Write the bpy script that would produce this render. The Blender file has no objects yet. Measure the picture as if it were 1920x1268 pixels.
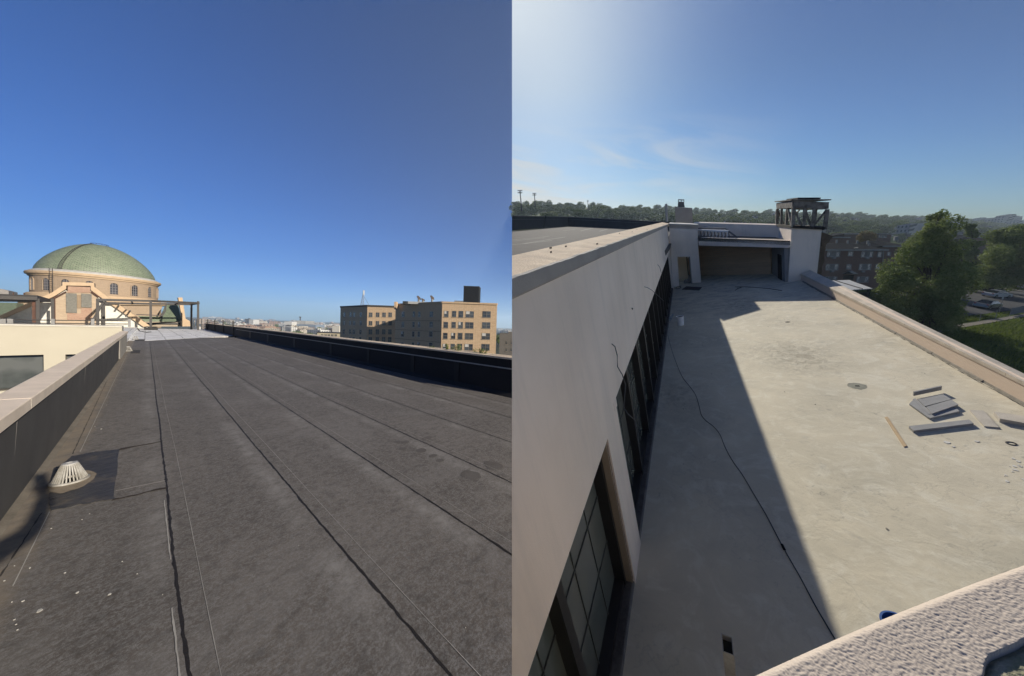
import bpy, bmesh, math, random
import numpy as np
from mathutils import Vector, Matrix, noise
random.seed(7); rng=np.random.default_rng(7)
sc=bpy.context.scene
R_=math.radians
# The photograph is a pair of views side by side: the long roof with the dome (left) and the
# terrace (right). Each is built in its own upright frame; the camera stands where both meet.
def orth(M):
    u,s,v=np.linalg.svd(np.array(M)); return u@v
ML=orth([[0.6262,-0.7789,0.0347],[0.7797,0.6255,-0.0303],[0.0019,0.046,0.9989]])   # rows: camera right / forward / up in the roof frame
MR=orth([[0.8458,0.4737,-0.2455],[-0.5273,0.812,-0.2503],[0.0808,0.3412,0.9365]])   # the same for the terrace frame
FOC=550.
RIGHT=ML[0]; FWD=ML[1]; UP=ML[2]
# ---------------------------------------------------------------- camera
cd=bpy.data.cameras.new('camera'); cam=bpy.data.objects.new('camera',cd); sc.collection.objects.link(cam); sc.camera=cam
cd.sensor_fit='HORIZONTAL'; cd.sensor_width=36; cd.lens=36*FOC/1920; cd.clip_start=.02; cd.clip_end=20000
cam.matrix_world=Matrix(((RIGHT[0],UP[0],-FWD[0],0),(RIGHT[1],UP[1],-FWD[1],0),(RIGHT[2],UP[2],-FWD[2],0),(0,0,0,1)))
# ---------------------------------------------------------------- exposure
sc.view_settings.view_transform='Standard'; sc.view_settings.look='None'; sc.view_settings.exposure=1.25; sc.view_settings.gamma=1
sc.cycles.use_denoising=True; sc.cycles.max_bounces=6; sc.cycles.diffuse_bounces=4; sc.cycles.volume_bounces=0; sc.cycles.transparent_max_bounces=8
RW=ML.T@MR                       # terrace frame -> world
FR={'L':np.eye(3),'R':RW}
MM={'L':ML,'R':MR}
NG=np.array([.3,.01,.95]); NG/=np.linalg.norm(NG)      # the sloping land below the terrace, in its frame
# sun directions (towards the sun)
sunL=np.array([math.sin(R_(10))*math.cos(R_(18)),-math.cos(R_(10))*math.cos(R_(18)),math.sin(R_(18))])
sR=np.array([-.453,2.1,1.]); sR/=np.linalg.norm(sR); sunR=RW@sR
colL=bpy.data.collections.new('long_roof'); colR=bpy.data.collections.new('terrace')
sc.collection.children.link(colL); sc.collection.children.link(colR)
COL={'L':colL,'R':colR}
def sun(name,d,strength,col,c):
    l=bpy.data.lights.new(name,'SUN'); l.energy=strength; l.angle=R_(.55); l.color=c
    o=bpy.data.objects.new(name,l); sc.collection.objects.link(o)
    o.rotation_euler=Vector(tuple(-d)).to_track_quat('-Z','Y').to_euler()
    o.light_linking.receiver_collection=col; o.light_linking.blocker_collection=col
sun('sun_over_roof',sunL,3.3,colL,(1,.90,.76)); sun('sun_over_terrace',sunR,2.15,colR,(1,.93,.80))
# ---------------------------------------------------------------- sky
w=bpy.data.worlds.new('World'); sc.world=w; w.use_nodes=True; nt=w.node_tree; nt.nodes.clear()
def N(t,**k):
    n=nt.nodes.new(t)
    for a,b in k.items(): setattr(n,a,b)
    return n
def frame_axes(z,fwd):
    z=z/np.linalg.norm(z); y=fwd-z*np.dot(z,fwd); y/=np.linalg.norm(y); x=np.cross(y,z); return x,y,z
geo=N('ShaderNodeTexCoord')
def dotn(v):
    n=N('ShaderNodeVectorMath',operation='DOT_PRODUCT'); nt.links.new(geo.outputs['Generated'],n.inputs[0]); n.inputs[1].default_value=tuple(v); return n.outputs['Value']
def math_(op,a,b=None,c=None,clamp=False):
    n=N('ShaderNodeMath',operation=op); n.use_clamp=clamp
    for i,q in enumerate((a,b,c)):
        if q is None: continue
        if isinstance(q,(int,float)): n.inputs[i].default_value=q
        else: nt.links.new(q,n.inputs[i])
    return n.outputs[0]
def vec3(a,b,c):
    n=N('ShaderNodeCombineXYZ')
    for i,q in enumerate((a,b,c)): nt.links.new(q,n.inputs[i])
    return n.outputs[0]
def sky(z,fwd,sund,air,dust,ozone,alt):
    x,y,z=frame_axes(z,fwd)
    s=N('ShaderNodeTexSky'); s.sky_type='NISHITA'; s.sun_disc=False
    sx,sy,sz=(float(np.dot(sund,a)) for a in (x,y,z))
    s.sun_elevation=math.asin(sz); s.sun_rotation=math.atan2(sx,sy)
    s.air_density=air; s.dust_density=dust; s.ozone_density=ozone; s.altitude=alt
    dx,dy,dz=dotn(x),dotn(y),dotn(z)
    nt.links.new(vec3(dx,dy,dz),s.inputs[0])
    return s.outputs[0],dx,dy,dz
def mixc(f,a,b,bt='MIX'):
    n=N('ShaderNodeMix',data_type='RGBA',blend_type=bt); n.clamp_factor=True
    for i,q in ((0,f),(6,a),(7,b)):
        if isinstance(q,(int,float)): n.inputs[i].default_value=q
        elif isinstance(q,tuple): n.inputs[i].default_value=(*q,1)
        else: nt.links.new(q,n.inputs[i])
    return n.outputs[2]
UPL=np.array([0,0,1.]); GW=RW@NG
sl,_,_,lz=sky(UPL,FWD,sunL,1.0,.35,3.0,0)
sR2=np.array([-.453,1.75,1.]); sr,rx,ry,rz=sky(GW,FWD,RW@(sR2/np.linalg.norm(sR2)),1.0,.28,2.0,0)
SKL,SKR=(.22,.43,.82),(.66,.80,1.0); KN=(.86,.93,.97)
cl=mixc(1.0,sl,SKL,'MULTIPLY')
sp=N('ShaderNodeSeparateColor'); nt.links.new(mixc(1.0,sr,SKR,'MULTIPLY'),sp.inputs[0]); cb_=N('ShaderNodeCombineColor')
s3_=np.array([-.453,1.22,1.]); dS=math_('MAXIMUM',dotn(RW@(s3_/np.linalg.norm(s3_))),0.0); aur=math_('ADD',math_('MULTIPLY',math_('POWER',dS,22.0),.72),math_('MULTIPLY',math_('POWER',dS,140.0),1.1))
for i in range(3):   # exposure curve of the view against the sun: deeper blue away from it, a soft shoulder towards it
    v_=math_('MULTIPLY',math_('POWER',math_('MULTIPLY',sp.outputs[i],.1023),(1.55,1.6,1.6)[i]),(.84,.85,.84)[i])
    v_=math_('ADD',v_,math_('MULTIPLY',aur,(.80,.84,.84)[i]))
    den=math_('POWER',math_('ADD',1.0,math_('POWER',math_('DIVIDE',v_,KN[i]),2.0)),.5); nt.links.new(math_('DIVIDE',v_,den),cb_.inputs[i])
hz_=N('ShaderNodeMapRange'); hz_.inputs['From Min'].default_value=.30; hz_.inputs['From Max'].default_value=.0; nt.links.new(rz,hz_.inputs['Value'])
cr=mixc(hz_.outputs[0],cb_.outputs[0],mixc(1.0,cb_.outputs[0],(.86,.97,1.22),'MULTIPLY'))   # film shoulder round the sun
# thin high cloud low over the terrace
nz=N('ShaderNodeTexNoise'); nz.inputs['Scale'].default_value=1.6; nz.inputs['Detail'].default_value=7; nz.inputs['Roughness'].default_value=.55; nz.inputs['Distortion'].default_value=.8
az_=math_('ARCTAN2',rx,ry)
nt.links.new(vec3(math_('MULTIPLY',az_,1.5),math_('ADD',math_('MULTIPLY',rz,9.0),math_('MULTIPLY',az_,1.3)),math_('MULTIPLY',rz,2.0)),nz.inputs['Vector'])
mr=N('ShaderNodeMapRange'); mr.inputs['From Min'].default_value=.44; mr.inputs['From Max'].default_value=.62; nt.links.new(nz.outputs[0],mr.inputs['Value'])
low=N('ShaderNodeMapRange'); low.inputs['From Min'].default_value=.13; low.inputs['From Max'].default_value=.25; low.inputs['To Min'].default_value=1; low.inputs['To Max'].default_value=0; nt.links.new(rz,low.inputs['Value'])
lft=N('ShaderNodeMapRange'); lft.inputs['From Min'].default_value=.62; lft.inputs['From Max'].default_value=.15; nt.links.new(rx,lft.inputs['Value'])
cf=math_('MULTIPLY',math_('MULTIPLY',mr.outputs[0],low.outputs[0]),math_('MULTIPLY',lft.outputs[0],.95))
cr=mixc(cf,cr,(.70,.69,.64))
lz_=N('ShaderNodeMapRange'); lz_.inputs['From Min'].default_value=.16; lz_.inputs['From Max'].default_value=.0; nt.links.new(lz,lz_.inputs['Value']); cl=mixc(lz_.outputs[0],cl,mixc(1.0,cl,(1.52,1.34,1.30),'MULTIPLY'))
half=math_('GREATER_THAN',dotn(RIGHT),0.0)
bgL=N('ShaderNodeBackground'); bgR=N('ShaderNodeBackground')
nt.links.new(cl,bgL.inputs[0]); nt.links.new(cr,bgR.inputs[0]); bgL.inputs[1].default_value=.050; bgR.inputs[1].default_value=.38
ms=N('ShaderNodeMixShader'); nt.links.new(half,ms.inputs[0]); nt.links.new(bgL.outputs[0],ms.inputs[1]); nt.links.new(bgR.outputs[0],ms.inputs[2])
ow=N('ShaderNodeOutputWorld'); nt.links.new(ms.outputs[0],ow.inputs[0])
# ---------------------------------------------------------------- camera matching: sight lines to planes of the place
def D(S,px,py): return MM[S].T@np.array([(px-960)/FOC,1,(634-py)/FOC])
def Z(S,px,py,z): d=D(S,px,py); return d*z/d[2]
def X(S,px,py,x): d=D(S,px,py); return d*x/d[0]
def Y(S,px,py,y): d=D(S,px,py); return d*y/d[1]
def C(S,px,py,dep): return D(S,px,py)*dep
def G(px,py,h=14.): d=D('R',px,py); return d*(-h)/np.dot(d,NG)
def PL(S,px,py,O,n): d=D(S,px,py); return d*np.dot(O,n)/np.dot(d,n)
V=lambda *a: np.array(a,float)
def unit(v): return v/np.linalg.norm(v)
class Face:
    """an upright wall plane: O a point on it, e its horizontal direction; u along, v up, o out towards the viewer"""
    def __init__(s,S,O,e,up=None):
        s.S=S; s.O=np.array(O,float); s.v=unit(np.array(up if up is not None else (0,0,1.),float)); e=np.array(e,float); s.e=unit(e-s.v*np.dot(e,s.v)); n=np.cross(s.e,s.v)
        s.n=n if np.dot(n,-s.O)>0 else -n
    def p(s,u,v,o=0.): return s.O+s.e*u+s.v*v+s.n*o
    def at(s,px,py,o=0.): return PL(s.S,px,py,s.O+s.n*o,s.n)
    def uv(s,px,py): q=s.at(px,py)-s.O; return float(q@s.e),float(q@s.v)
    def box(s,mb,u0,u1,v0,v1,o0,o1):
        mb.hexa([s.p(u,v,o) for o in (o0,o1) for (u,v) in ((u0,v0),(u1,v0),(u1,v1),(u0,v1))])
    def rect(s,px0,py0,px1,py1):
        a=s.uv(px0,py0); b=s.uv(px1,py1); return min(a[0],b[0]),max(a[0],b[0]),min(a[1],b[1]),max(a[1],b[1])
# ---------------------------------------------------------------- mesh builder
class MB:
    def __init__(s): s.v=[]; s.f=[]; s.m=[]
    def add(s,vs,fs,m=0):
        b=len(s.v); s.v+=[tuple(map(float,q)) for q in vs]; s.f+=[tuple(i+b for i in f) for f in fs]; s.m+=[m]*len(fs); return s
    def quad(s,*p,m=0): return s.add(p,[tuple(range(len(p)))],m)
    def hexa(s,p,m=0): return s.add(p,[(0,1,2,3),(4,7,6,5),(0,4,5,1),(1,5,6,2),(2,6,7,3),(3,7,4,0)],m)
    def box(s,x0,x1,y0,y1,z0,z1,m=0): return s.hexa([(x0,y0,z0),(x1,y0,z0),(x1,y1,z0),(x0,y1,z0),(x0,y0,z1),(x1,y0,z1),(x1,y1,z1),(x0,y1,z1)],m)
    def ext(s,poly,vec,m=0):
        n=len(poly); P=[np.array(q,float) for q in poly]; Q=[q+np.array(vec,float) for q in P]
        return s.add(P+Q,[tuple(range(n))[::-1],tuple(range(n,2*n))]+[(i,(i+1)%n,(i+1)%n+n,i+n) for i in range(n)],m)
    def beam(s,a,b,w,h,up=(0,0,1),m=0):
        a=np.array(a,float); b=np.array(b,float); d=unit(b-a); r=np.cross(d,np.array(up,float))
        r=unit(r) if np.linalg.norm(r)>1e-4 else np.array([1.,0,0]); u=np.cross(r,d)
        o=[r*w/2*i+u*h/2*j for i,j in ((-1,-1),(1,-1),(1,1),(-1,1))]
        return s.hexa([a+q for q in o]+[b+q for q in o],m)
    def tube(s,pts,r,n=8,m=0):
        pts=[np.array(p,float) for p in pts]; k=len(pts); rr=r if isinstance(r,(list,tuple)) else [r]*k; vs=[]; ref=np.array([.3,.2,1.])
        for i,p in enumerate(pts):
            d=unit(pts[min(i+1,k-1)]-pts[max(i-1,0)]); a=np.cross(d,ref); a=unit(a) if np.linalg.norm(a)>1e-3 else np.array([1.,0,0]); b=np.cross(d,a)
            vs+=[p+(a*math.cos(t)+b*math.sin(t))*rr[i] for t in [2*math.pi*j/n for j in range(n)]]
        fs=[(i*n+j,i*n+(j+1)%n,(i+1)*n+(j+1)%n,(i+1)*n+j) for i in range(k-1) for j in range(n)]+[tuple(range(n))[::-1],tuple(range((k-1)*n,k*n))]
        return s.add(vs,fs,m)
    def lathe(s,c,prof,n=32,a0=0,a1=2*math.pi,m=0,caps=True):
        c=np.array(c,float); full=abs(a1-a0-2*math.pi)<1e-6; k=n if full else n+1; vs=[]
        for r,z in prof: vs+=[c+np.array([r*math.cos(a0+(a1-a0)*j/n),r*math.sin(a0+(a1-a0)*j/n),z]) for j in range(k)]
        fs=[(i*k+j,i*k+(j+1)%k,(i+1)*k+(j+1)%k,(i+1)*k+j) for i in range(len(prof)-1) for j in range(n)]
        if caps: fs+=[tuple(range(k))[::-1],tuple(range((len(prof)-1)*k,len(prof)*k))]
        return s.add(vs,fs,m)
def mesh_of(mb,name,mats,loc,S,clip=True,smooth=False):
    me=bpy.data.meshes.new(name); loc=np.array(loc,float); va=np.array(mb.v,float)-loc
    me.from_pydata([tuple(q) for q in va],[],mb.f); 
    for m in mats: me.materials.append(m)
    if len(mats)>1: me.polygons.foreach_set('material_index',mb.m)
    cx=(np.array(mb.v)@FR[S].T)@RIGHT; bad=cx>0 if S=='L' else cx<0
    if clip and bad.any():
        bm=bmesh.new(); bm.from_mesh(me); F=FR[S]; n=F.T@RIGHT; co=-loc
        if S=='L': n=-n
        r=bmesh.ops.bisect_plane(bm,geom=bm.verts[:]+bm.edges[:]+bm.faces[:],plane_co=Vector(co),plane_no=Vector(n),clear_inner=True,dist=1e-5)
        try: bmesh.ops.holes_fill(bm,edges=[e for e in bm.edges if e.is_boundary and all(abs((v.co-Vector(co)).dot(Vector(n)))<1e-3 for v in e.verts)],sides=0)
        except Exception: pass
        bm.to_mesh(me); bm.free()
    if smooth: me.polygons.foreach_set('use_smooth',[True]*len(me.polygons))
    bm=bmesh.new(); bm.from_mesh(me); bmesh.ops.recalc_face_normals(bm,faces=bm.faces[:]) if len(bm.faces)<40000 else None; bm.to_mesh(me); bm.free()
    me.update(); return me
def mat4(S,loc):
    F=FR[S]; m=Matrix.Identity(4)
    for i in range(3):
        for j in range(3): m[i][j]=float(F[i,j])
    t=F@np.array(loc,float)
    for i in range(3): m[i][3]=float(t[i])
    return m
def tag(o,label=None,cat=None,group=None,kind=None):
    for k,v_ in (('label',label),('category',cat),('group',group),('kind',kind)):
        if v_: o[k]=v_
    return o
class Thing:
    def __init__(s,name,label,cat,loc,S,group=None,kind=None):
        s.S=S; s.loc=np.array(loc,float); s.o=bpy.data.objects.new(name,None); COL[S].objects.link(s.o); s.o.empty_display_size=.1
        s.o.matrix_world=mat4(S,loc); tag(s.o,label,cat,group,kind)
    def add(s,name,mb,mats,parent=None,clip=True,smooth=False,label=None):
        mats=mats if isinstance(mats,(list,tuple)) else [mats]
        me=mesh_of(mb,name,mats,s.loc,s.S,clip,smooth)
        if not len(me.polygons): return None
        o=bpy.data.objects.new(name,me); COL[s.S].objects.link(o); o.parent=parent or s.o
        if label: o['label']=label
        return o
def single(name,mb,mats,S,label=None,cat=None,group=None,kind=None,loc=None,clip=True,smooth=False):
    mats=mats if isinstance(mats,(list,tuple)) else [mats]; va=np.array(mb.v)
    if loc is None: loc=V(va[:,0].mean(),va[:,1].mean(),va[:,2].min())
    me=mesh_of(mb,name,mats,loc,S,clip,smooth); o=bpy.data.objects.new(name,me); COL[S].objects.link(o); o.matrix_world=mat4(S,loc)
    return tag(o,label,cat,group,kind)
# ---------------------------------------------------------------- materials
def nodes(name):
    m=bpy.data.materials.new(name); m.use_nodes=True; t=m.node_tree; t.nodes.clear()
    out=t.nodes.new('ShaderNodeOutputMaterial'); b=t.nodes.new('ShaderNodeBsdfPrincipled'); t.links.new(b.outputs[0],out.inputs[0]); return m,t,b,out
class NT:
    def __init__(s,t): s.t=t; s.tc=t.nodes.new('ShaderNodeTexCoord').outputs['Object']
    def n(s,ty,**k):
        q=s.t.nodes.new(ty)
        for a,b in k.items(): setattr(q,a,b)
        return q
    def set(s,q,i,v):
        if isinstance(v,(int,float)): q.inputs[i].default_value=v
        elif isinstance(v,tuple): q.inputs[i].default_value=(*v,1) if len(q.inputs[i].default_value)==4 else v
        else: s.t.links.new(v,q.inputs[i])
    def m(s,op,a,b=None,clamp=False):
        q=s.n('ShaderNodeMath',operation=op); q.use_clamp=clamp; s.set(q,0,a)
        if b is not None: s.set(q,1,b)
        return q.outputs[0]
    def noise(s,sc_,det=4,rough=.55,vec=None,dist=0):
        q=s.n('ShaderNodeTexNoise'); q.inputs['Scale'].default_value=sc_; q.inputs['Detail'].default_value=det; q.inputs['Roughness'].default_value=rough; q.inputs['Distortion'].default_value=dist
        s.t.links.new(vec or s.tc,q.inputs['Vector']); return q.outputs[0]
    def rng(s,v,a,b,c=0.,d=1.):
        q=s.n('ShaderNodeMapRange'); s.set(q,0,v)
        for i,x in enumerate((a,b,c,d)): q.inputs[1+i].default_value=x
        return q.outputs[0]
    def mix(s,f,a,b,bt='MIX'):
        q=s.n('ShaderNodeMix',data_type='RGBA',blend_type=bt); s.set(q,0,f); s.set(q,6,a); s.set(q,7,b); return q.outputs[2]
    def scale(s,x,y,z,vec=None):
        q=s.n('ShaderNodeMapping'); q.inputs['Scale'].default_value=(x,y,z); s.t.links.new(vec or s.tc,q.inputs['Vector']); return q.outputs[0]
    def xyz(s,vec=None):
        q=s.n('ShaderNodeSeparateXYZ'); s.t.links.new(vec or s.tc,q.inputs[0]); return q.outputs
    def comb(s,a,b,c):
        q=s.n('ShaderNodeCombineXYZ')
        for i,v_ in enumerate((a,b,c)): s.set(q,i,v_)
        return q.outputs[0]
    def bump(s,h,b,strength=.3,dist=.02):
        q=s.n('ShaderNodeBump'); q.inputs['Strength'].default_value=strength; q.inputs['Distance'].default_value=dist; s.t.links.new(h,q.inputs['Height']); s.t.links.new(q.outputs[0],b.inputs['Normal'])
_mc={}
def mat(name,c,rough=.85,var=.18,sc_=3.,fine=60.,bump=.15,metal=0.,c2=None,bd=.01,spec=.3):
    if name in _mc: return _mc[name]
    m,t,b,o=nodes(name); k=NT(t)
    c2=c2 or tuple(x*.62 for x in c)
    f=k.m('ADD',k.m('MULTIPLY',k.noise(sc_,5),.7),k.m('MULTIPLY',k.noise(fine,3),.3))
    f=k.m('MULTIPLY',k.rng(f,.38,.66),min(1,var*2.2))
    k.set(b,'Base Color',k.mix(f,c,c2)); b.inputs['Roughness'].default_value=rough; b.inputs['Metallic'].default_value=metal; b.inputs['Specular IOR Level'].default_value=spec
    if bump: k.bump(k.noise(fine,4),b,bump,bd)
    _mc[name]=m; return m
def brick(name,c1,c2,mortar,sx=4.,rough=.9,patch=.4,ms_=.015,s=1.):
    if name in _mc: return _mc[name]
    m,t,b,o=nodes(name); k=NT(t); x,y,z=k.xyz()
    vec=k.comb(k.m('ADD',x,y),z,0.)
    q=k.n('ShaderNodeTexBrick'); t.links.new(vec,q.inputs['Vector']); q.inputs['Scale'].default_value=s; q.inputs['Brick Width'].default_value=.22; q.inputs['Row Height'].default_value=.075; q.inputs['Mortar Size'].default_value=ms_
    q.inputs['Color1'].default_value=(*c1,1); q.inputs['Color2'].default_value=(*c2,1); q.inputs['Mortar'].default_value=(*mortar,1)
    dark=tuple(.55*v_ for v_ in c1); vs=k.scale(1.2,1.2,5.)
    col=k.mix(k.m('MULTIPLY',k.rng(k.noise(.9,6,.65,vs),.45,.7),patch),q.outputs[0],dark)
    col=k.mix(k.m('MULTIPLY',k.rng(k.noise(9,4),.4,.7),.35),col,tuple(min(1,1.25*v_) for v_ in c2))
    k.set(b,'Base Color',col); b.inputs['Roughness'].default_value=rough; b.inputs['Specular IOR Level'].default_value=.2
    k.bump(q.outputs[1],b,-.3,.01); _mc[name]=m; return m
def glass(name,c=(.02,.025,.03),rough=.06,c2=None,sc_=.6):
    if name in _mc: return _mc[name]
    m,t,b,o=nodes(name); k=NT(t); k.set(b,'Base Color',k.mix(k.rng(k.noise(sc_,3),.4,.6),c,c2 or tuple(1.8*v_ for v_ in c))); b.inputs['Roughness'].default_value=rough; b.inputs['IOR'].default_value=1.5; b.inputs['Specular IOR Level'].default_value=.6
    k.bump(k.noise(1.7,2),b,.04,.02); _mc[name]=m; return m
def leaf(name,c1,c2,trans=.35,sc_=1.2):
    if name in _mc: return _mc[name]
    m=bpy.data.materials.new(name); m.use_nodes=True; t=m.node_tree; t.nodes.clear(); k=NT(t)
    out=t.nodes.new('ShaderNodeOutputMaterial'); d=t.nodes.new('ShaderNodeBsdfPrincipled'); tr=t.nodes.new('ShaderNodeBsdfTranslucent'); mx=t.nodes.new('ShaderNodeMixShader')
    col=k.mix(k.rng(k.m('ADD',k.m('MULTIPLY',k.noise(sc_,3),.6),k.m('MULTIPLY',k.noise(sc_*12,2),.4)),.4,.62),c1,c2)
    k.set(d,'Base Color',col); d.inputs['Roughness'].default_value=.75; d.inputs['Specular IOR Level'].default_value=.12
    k.set(tr,'Color',k.mix(.5,col,(.16,.22,.02))); mx.inputs[0].default_value=trans
    t.links.new(d.outputs[0],mx.inputs[1]); t.links.new(tr.outputs[0],mx.inputs[2]); t.links.new(mx.outputs[0],out.inputs[0]); _mc[name]=m; return m
def strip(mb,pts,w0,w1,z,jag=0.,step=.05,lift=0.,m=0):
    """a flat ribbon on a level surface along pts (x,y), edges ragged by jag"""
    P=[np.array(p,float) for p in pts]; L=[]; 
    for a,b in zip(P[:-1],P[1:]):
        n=max(1,int(np.linalg.norm(b-a)/step)); L+=[a+(b-a)*i/n for i in range(n)]
    L.append(P[-1]); vs=[]; k=len(L)
    for i,p in enumerate(L):
        d=unit(L[min(i+1,k-1)]-L[max(i-1,0)]); nn=np.array([-d[1],d[0]])
        ja=jag*(noise.noise(Vector((p[0]*9,p[1]*9,3)))+.6*noise.noise(Vector((p[0]*31,p[1]*31,7)))); jb=jag*(noise.noise(Vector((p[0]*9,p[1]*9,31)))+.6*noise.noise(Vector((p[0]*31,p[1]*31,17))))
        for q in (p+nn*(w0+ja),p-nn*(w1+jb)): vs.append((q[0],q[1],z+lift))
    fs=[(2*i,2*i+1,2*i+3,2*i+2) for i in range(k-1)]; b=len(mb.v); mb.add(vs,fs,m); return mb
# ================================================================ LEFT VIEW: the long roof
S='L'; H=-1.6
# --- roofing membrane
def roof_mat():
    m,t,b,o=nodes('granulated roofing felt'); k=NT(t); x,y,z=k.xyz()
    vec=k.comb(k.m('ADD',x,0.),k.m('MULTIPLY',y,.35),0.)
    big=k.noise(1.3,6,.6,vec); fine=k.m('ADD',k.m('MULTIPLY',k.noise(70,3,.8),.6),k.m('MULTIPLY',k.noise(28,2,.8),.4)); grit=k.noise(420,1)
    base=k.mix(k.rng(big,.35,.68),(.252,.223,.197),(.158,.139,.122))
    base=k.mix(k.m('MULTIPLY',k.rng(fine,.44,.58),.85),base,(.33,.32,.31))
    base=k.mix(k.m('MULTIPLY',k.rng(grit,.5,.6),.6),base,(.06,.055,.05)); mid=k.noise(11,5,.75); base=k.mix(k.m('MULTIPLY',k.rng(mid,.48,.64),.5),base,(.085,.08,.075)); base=k.mix(k.m('MULTIPLY',k.rng(k.noise(.55,5,.7,dist=.8),.52,.6),.28),base,(.30,.285,.27))
    xx=k.m('ADD',k.m('ADD',x,2.4),k.m('MULTIPLY',k.m('SUBTRACT',k.noise(3.2,5,.7),.5),.16)); acc=None
    for s in SEAMS:
        q=k.m('SUBTRACT',1.0,k.m('DIVIDE',k.m('ABSOLUTE',k.m('SUBTRACT',xx,s-.09)),.12),True)
        acc=q if acc is None else k.m('ADD',acc,q,True)
    pat=k.m('MULTIPLY',k.rng(k.noise(.9,3),.40,.58),k.rng(k.noise(6,5,.75),.32,.62))
    base=k.mix(k.m('MULTIPLY',k.m('MULTIPLY',acc,pat),.72),base,(.40,.385,.365))
    gut=k.rng(xx,-.44,-.56)       # brown silt in the gutter by the parapet
    base=k.mix(k.m('MULTIPLY',gut,k.rng(k.noise(4,5,.7),.25,.6)),base,(.36,.30,.225))
    k.set(b,'Base Color',base); b.inputs['Roughness'].default_value=.92; b.inputs['Specular IOR Level'].default_value=.25
    k.bump(k.m('ADD',k.m('MULTIPLY',fine,.6),k.m('MULTIPLY',k.noise(9,3),.25)),b,.5,.008); return m
SEAMS=[.115,.865,1.62,2.38,3.22,4.12,4.85]
MROOF=roof_mat()
tar=mat('tar',(.032,.027,.024),rough=.7,fine=120,bump=.5); chalk=mat('chalk snap line',(.52,.50,.46),rough=.95,fine=200,bump=0)
mb=MB()
def clipL(poly,keep_behind):
    # roof plate in the frame; ahead of the viewer it stops at the end of this view
    return poly
roof=Thing('flat_roof',None,None,(2.4,15,H),S,kind='structure')
mb=MB().box(-.80,5.6,-.2,35.6,H-.35,H); roof.add('membrane',mb,MROOF)
mb=MB().box(-3.5,6,-4,-.01-0.0,H-.35,H-.003)
bmv=[]; roof.add('membrane',MB().ext([(-3.5,-5,H-.006),(4.,-5,H-.006),(.5,-.65,H-.006),(-.75,-.1,H-.006),(-3.5,-.1,H-.006)],(0,0,-.3)),MROOF,clip=False)
for i,s in enumerate(SEAMS):
    mb=MB(); wob=lambda y,s=s,i=i: s+.012*noise.noise(Vector((y*.5,i*5,0)))
    ys=np.arange(.0,35.3,.5); strip(mb,[(wob(y),y) for y in ys],.006,.007,H,.007,.03,.002)
    roof.add('seam',mb,tar)
    mb=MB(); strip(mb,[(s+.095+.006*noise.noise(Vector((y*.3,i,9))),y) for y in ys],.0012,.0012,H,.0012,.25,.003); roof.add('chalk_line',mb,chalk)
zz=lambda px,py: tuple(Z(S,px,py,H)[:2])
for A_,B_ in (((24,1100),(93,960)),((150,848),(237,667)),((238,664),(251,642))):
    a_,b2_=np.array(zz(*A_)),np.array(zz(*B_)); mb=MB(); strip(mb,[a_+(b2_-a_)*f_ for f_ in np.linspace(0,1,9)],.0022,.0022,H,.001,.2,.003); roof.add('chalk_line',mb,chalk)
for A_,B_ in (((0,1082),(78,962)),((136,852),(222,668))):
    a_,b2_=np.array(zz(*A_)),np.array(zz(*B_)); mb=MB(); strip(mb,[a_+(b2_-a_)*f_ for f_ in np.linspace(0,1,9)],.003,.003,H,.006,.03,.002); roof.add('seam',mb,mat('felt edge',(.07,.062,.055)))
# laps across the strips
for (a,b_,y,j) in ((.115,.865,18.6,.012),(.865,1.62,9.4,.01),(1.62,2.38,14.,.01),(2.38,3.22,7.1,.012),(2.38,3.22,20.,.01),(3.22,4.12,11.5,.014),(-.4,.115,21.4,.01),(-.4,.115,12.4,.01)):
    mb=MB(); strip(mb,[(a,y),(b_,y+.02)],.006,.006,H,j,.03,.002); roof.add('seam',mb,tar)
mb=MB(); strip(mb,[(-.42,5.72),(-.1,5.80),(.115,5.79)],.022,.022,H,.03,.02,.0035); strip(mb,[(-.19,4.22),(.115,4.17)],.012,.014,H,.028,.02,.0035); roof.add('seam',mb,mat('old tar',(.06,.047,.037),fine=90,bump=.4))
mb=MB(); strip(mb,[(-.18,4.42),(.11,4.37)],.004,.004,H,.0015,.02,.004); strip(mb,[(.093,3.9),(.095,2.9)],.003,.003,H,.003,.02,.004); strip(mb,[(.085,2.4),(.09,1.9)],.002,.004,H,.004,.02,.004); roof.add('chalk_line',mb,chalk)
# tarred patch round the drain
def patch_mat():
    m,t,b,o=nodes('smeared tar patch'); k=NT(t); base=k.mix(k.rng(k.noise(7,6,.7,k.scale(1,4,1)),.35,.65),(.03,.03,.032),(.085,.08,.075))
    base=k.mix(k.m('MULTIPLY',k.rng(k.noise(4,5,.7),.52,.66),.7),base,(.17,.14,.10)); k.set(b,'Base Color',base); b.inputs['Roughness'].default_value=.6; k.bump(k.noise(18,5,.6,k.scale(1,3,1)),b,.6,.015); return m
mb=MB(); jr=lambda a,s: a+.025*noise.noise(Vector((a*20,s,5)))
pp_=[zz(*q) for q in ((223,843),(214,936),(150,948),(93,958),(92,935),(97,905),(108,878),(134,856),(180,848))]; pts=[]
for i in range(len(pp_)):
    a,b_=pp_[i],pp_[(i+1)%len(pp_)]
    for f_ in np.arange(0,1,.12): x_=a[0]+(b_[0]-a[0])*f_; y_=a[1]+(b_[1]-a[1])*f_; pts.append((x_+.012*noise.noise(Vector((x_*25,y_*25,1))),y_+.03*noise.noise(Vector((x_*25,y_*25,4))),H+.001))
mb.ext(pts,(0,0,.004)); roof.add('tar_patch',mb,patch_mat())
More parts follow.
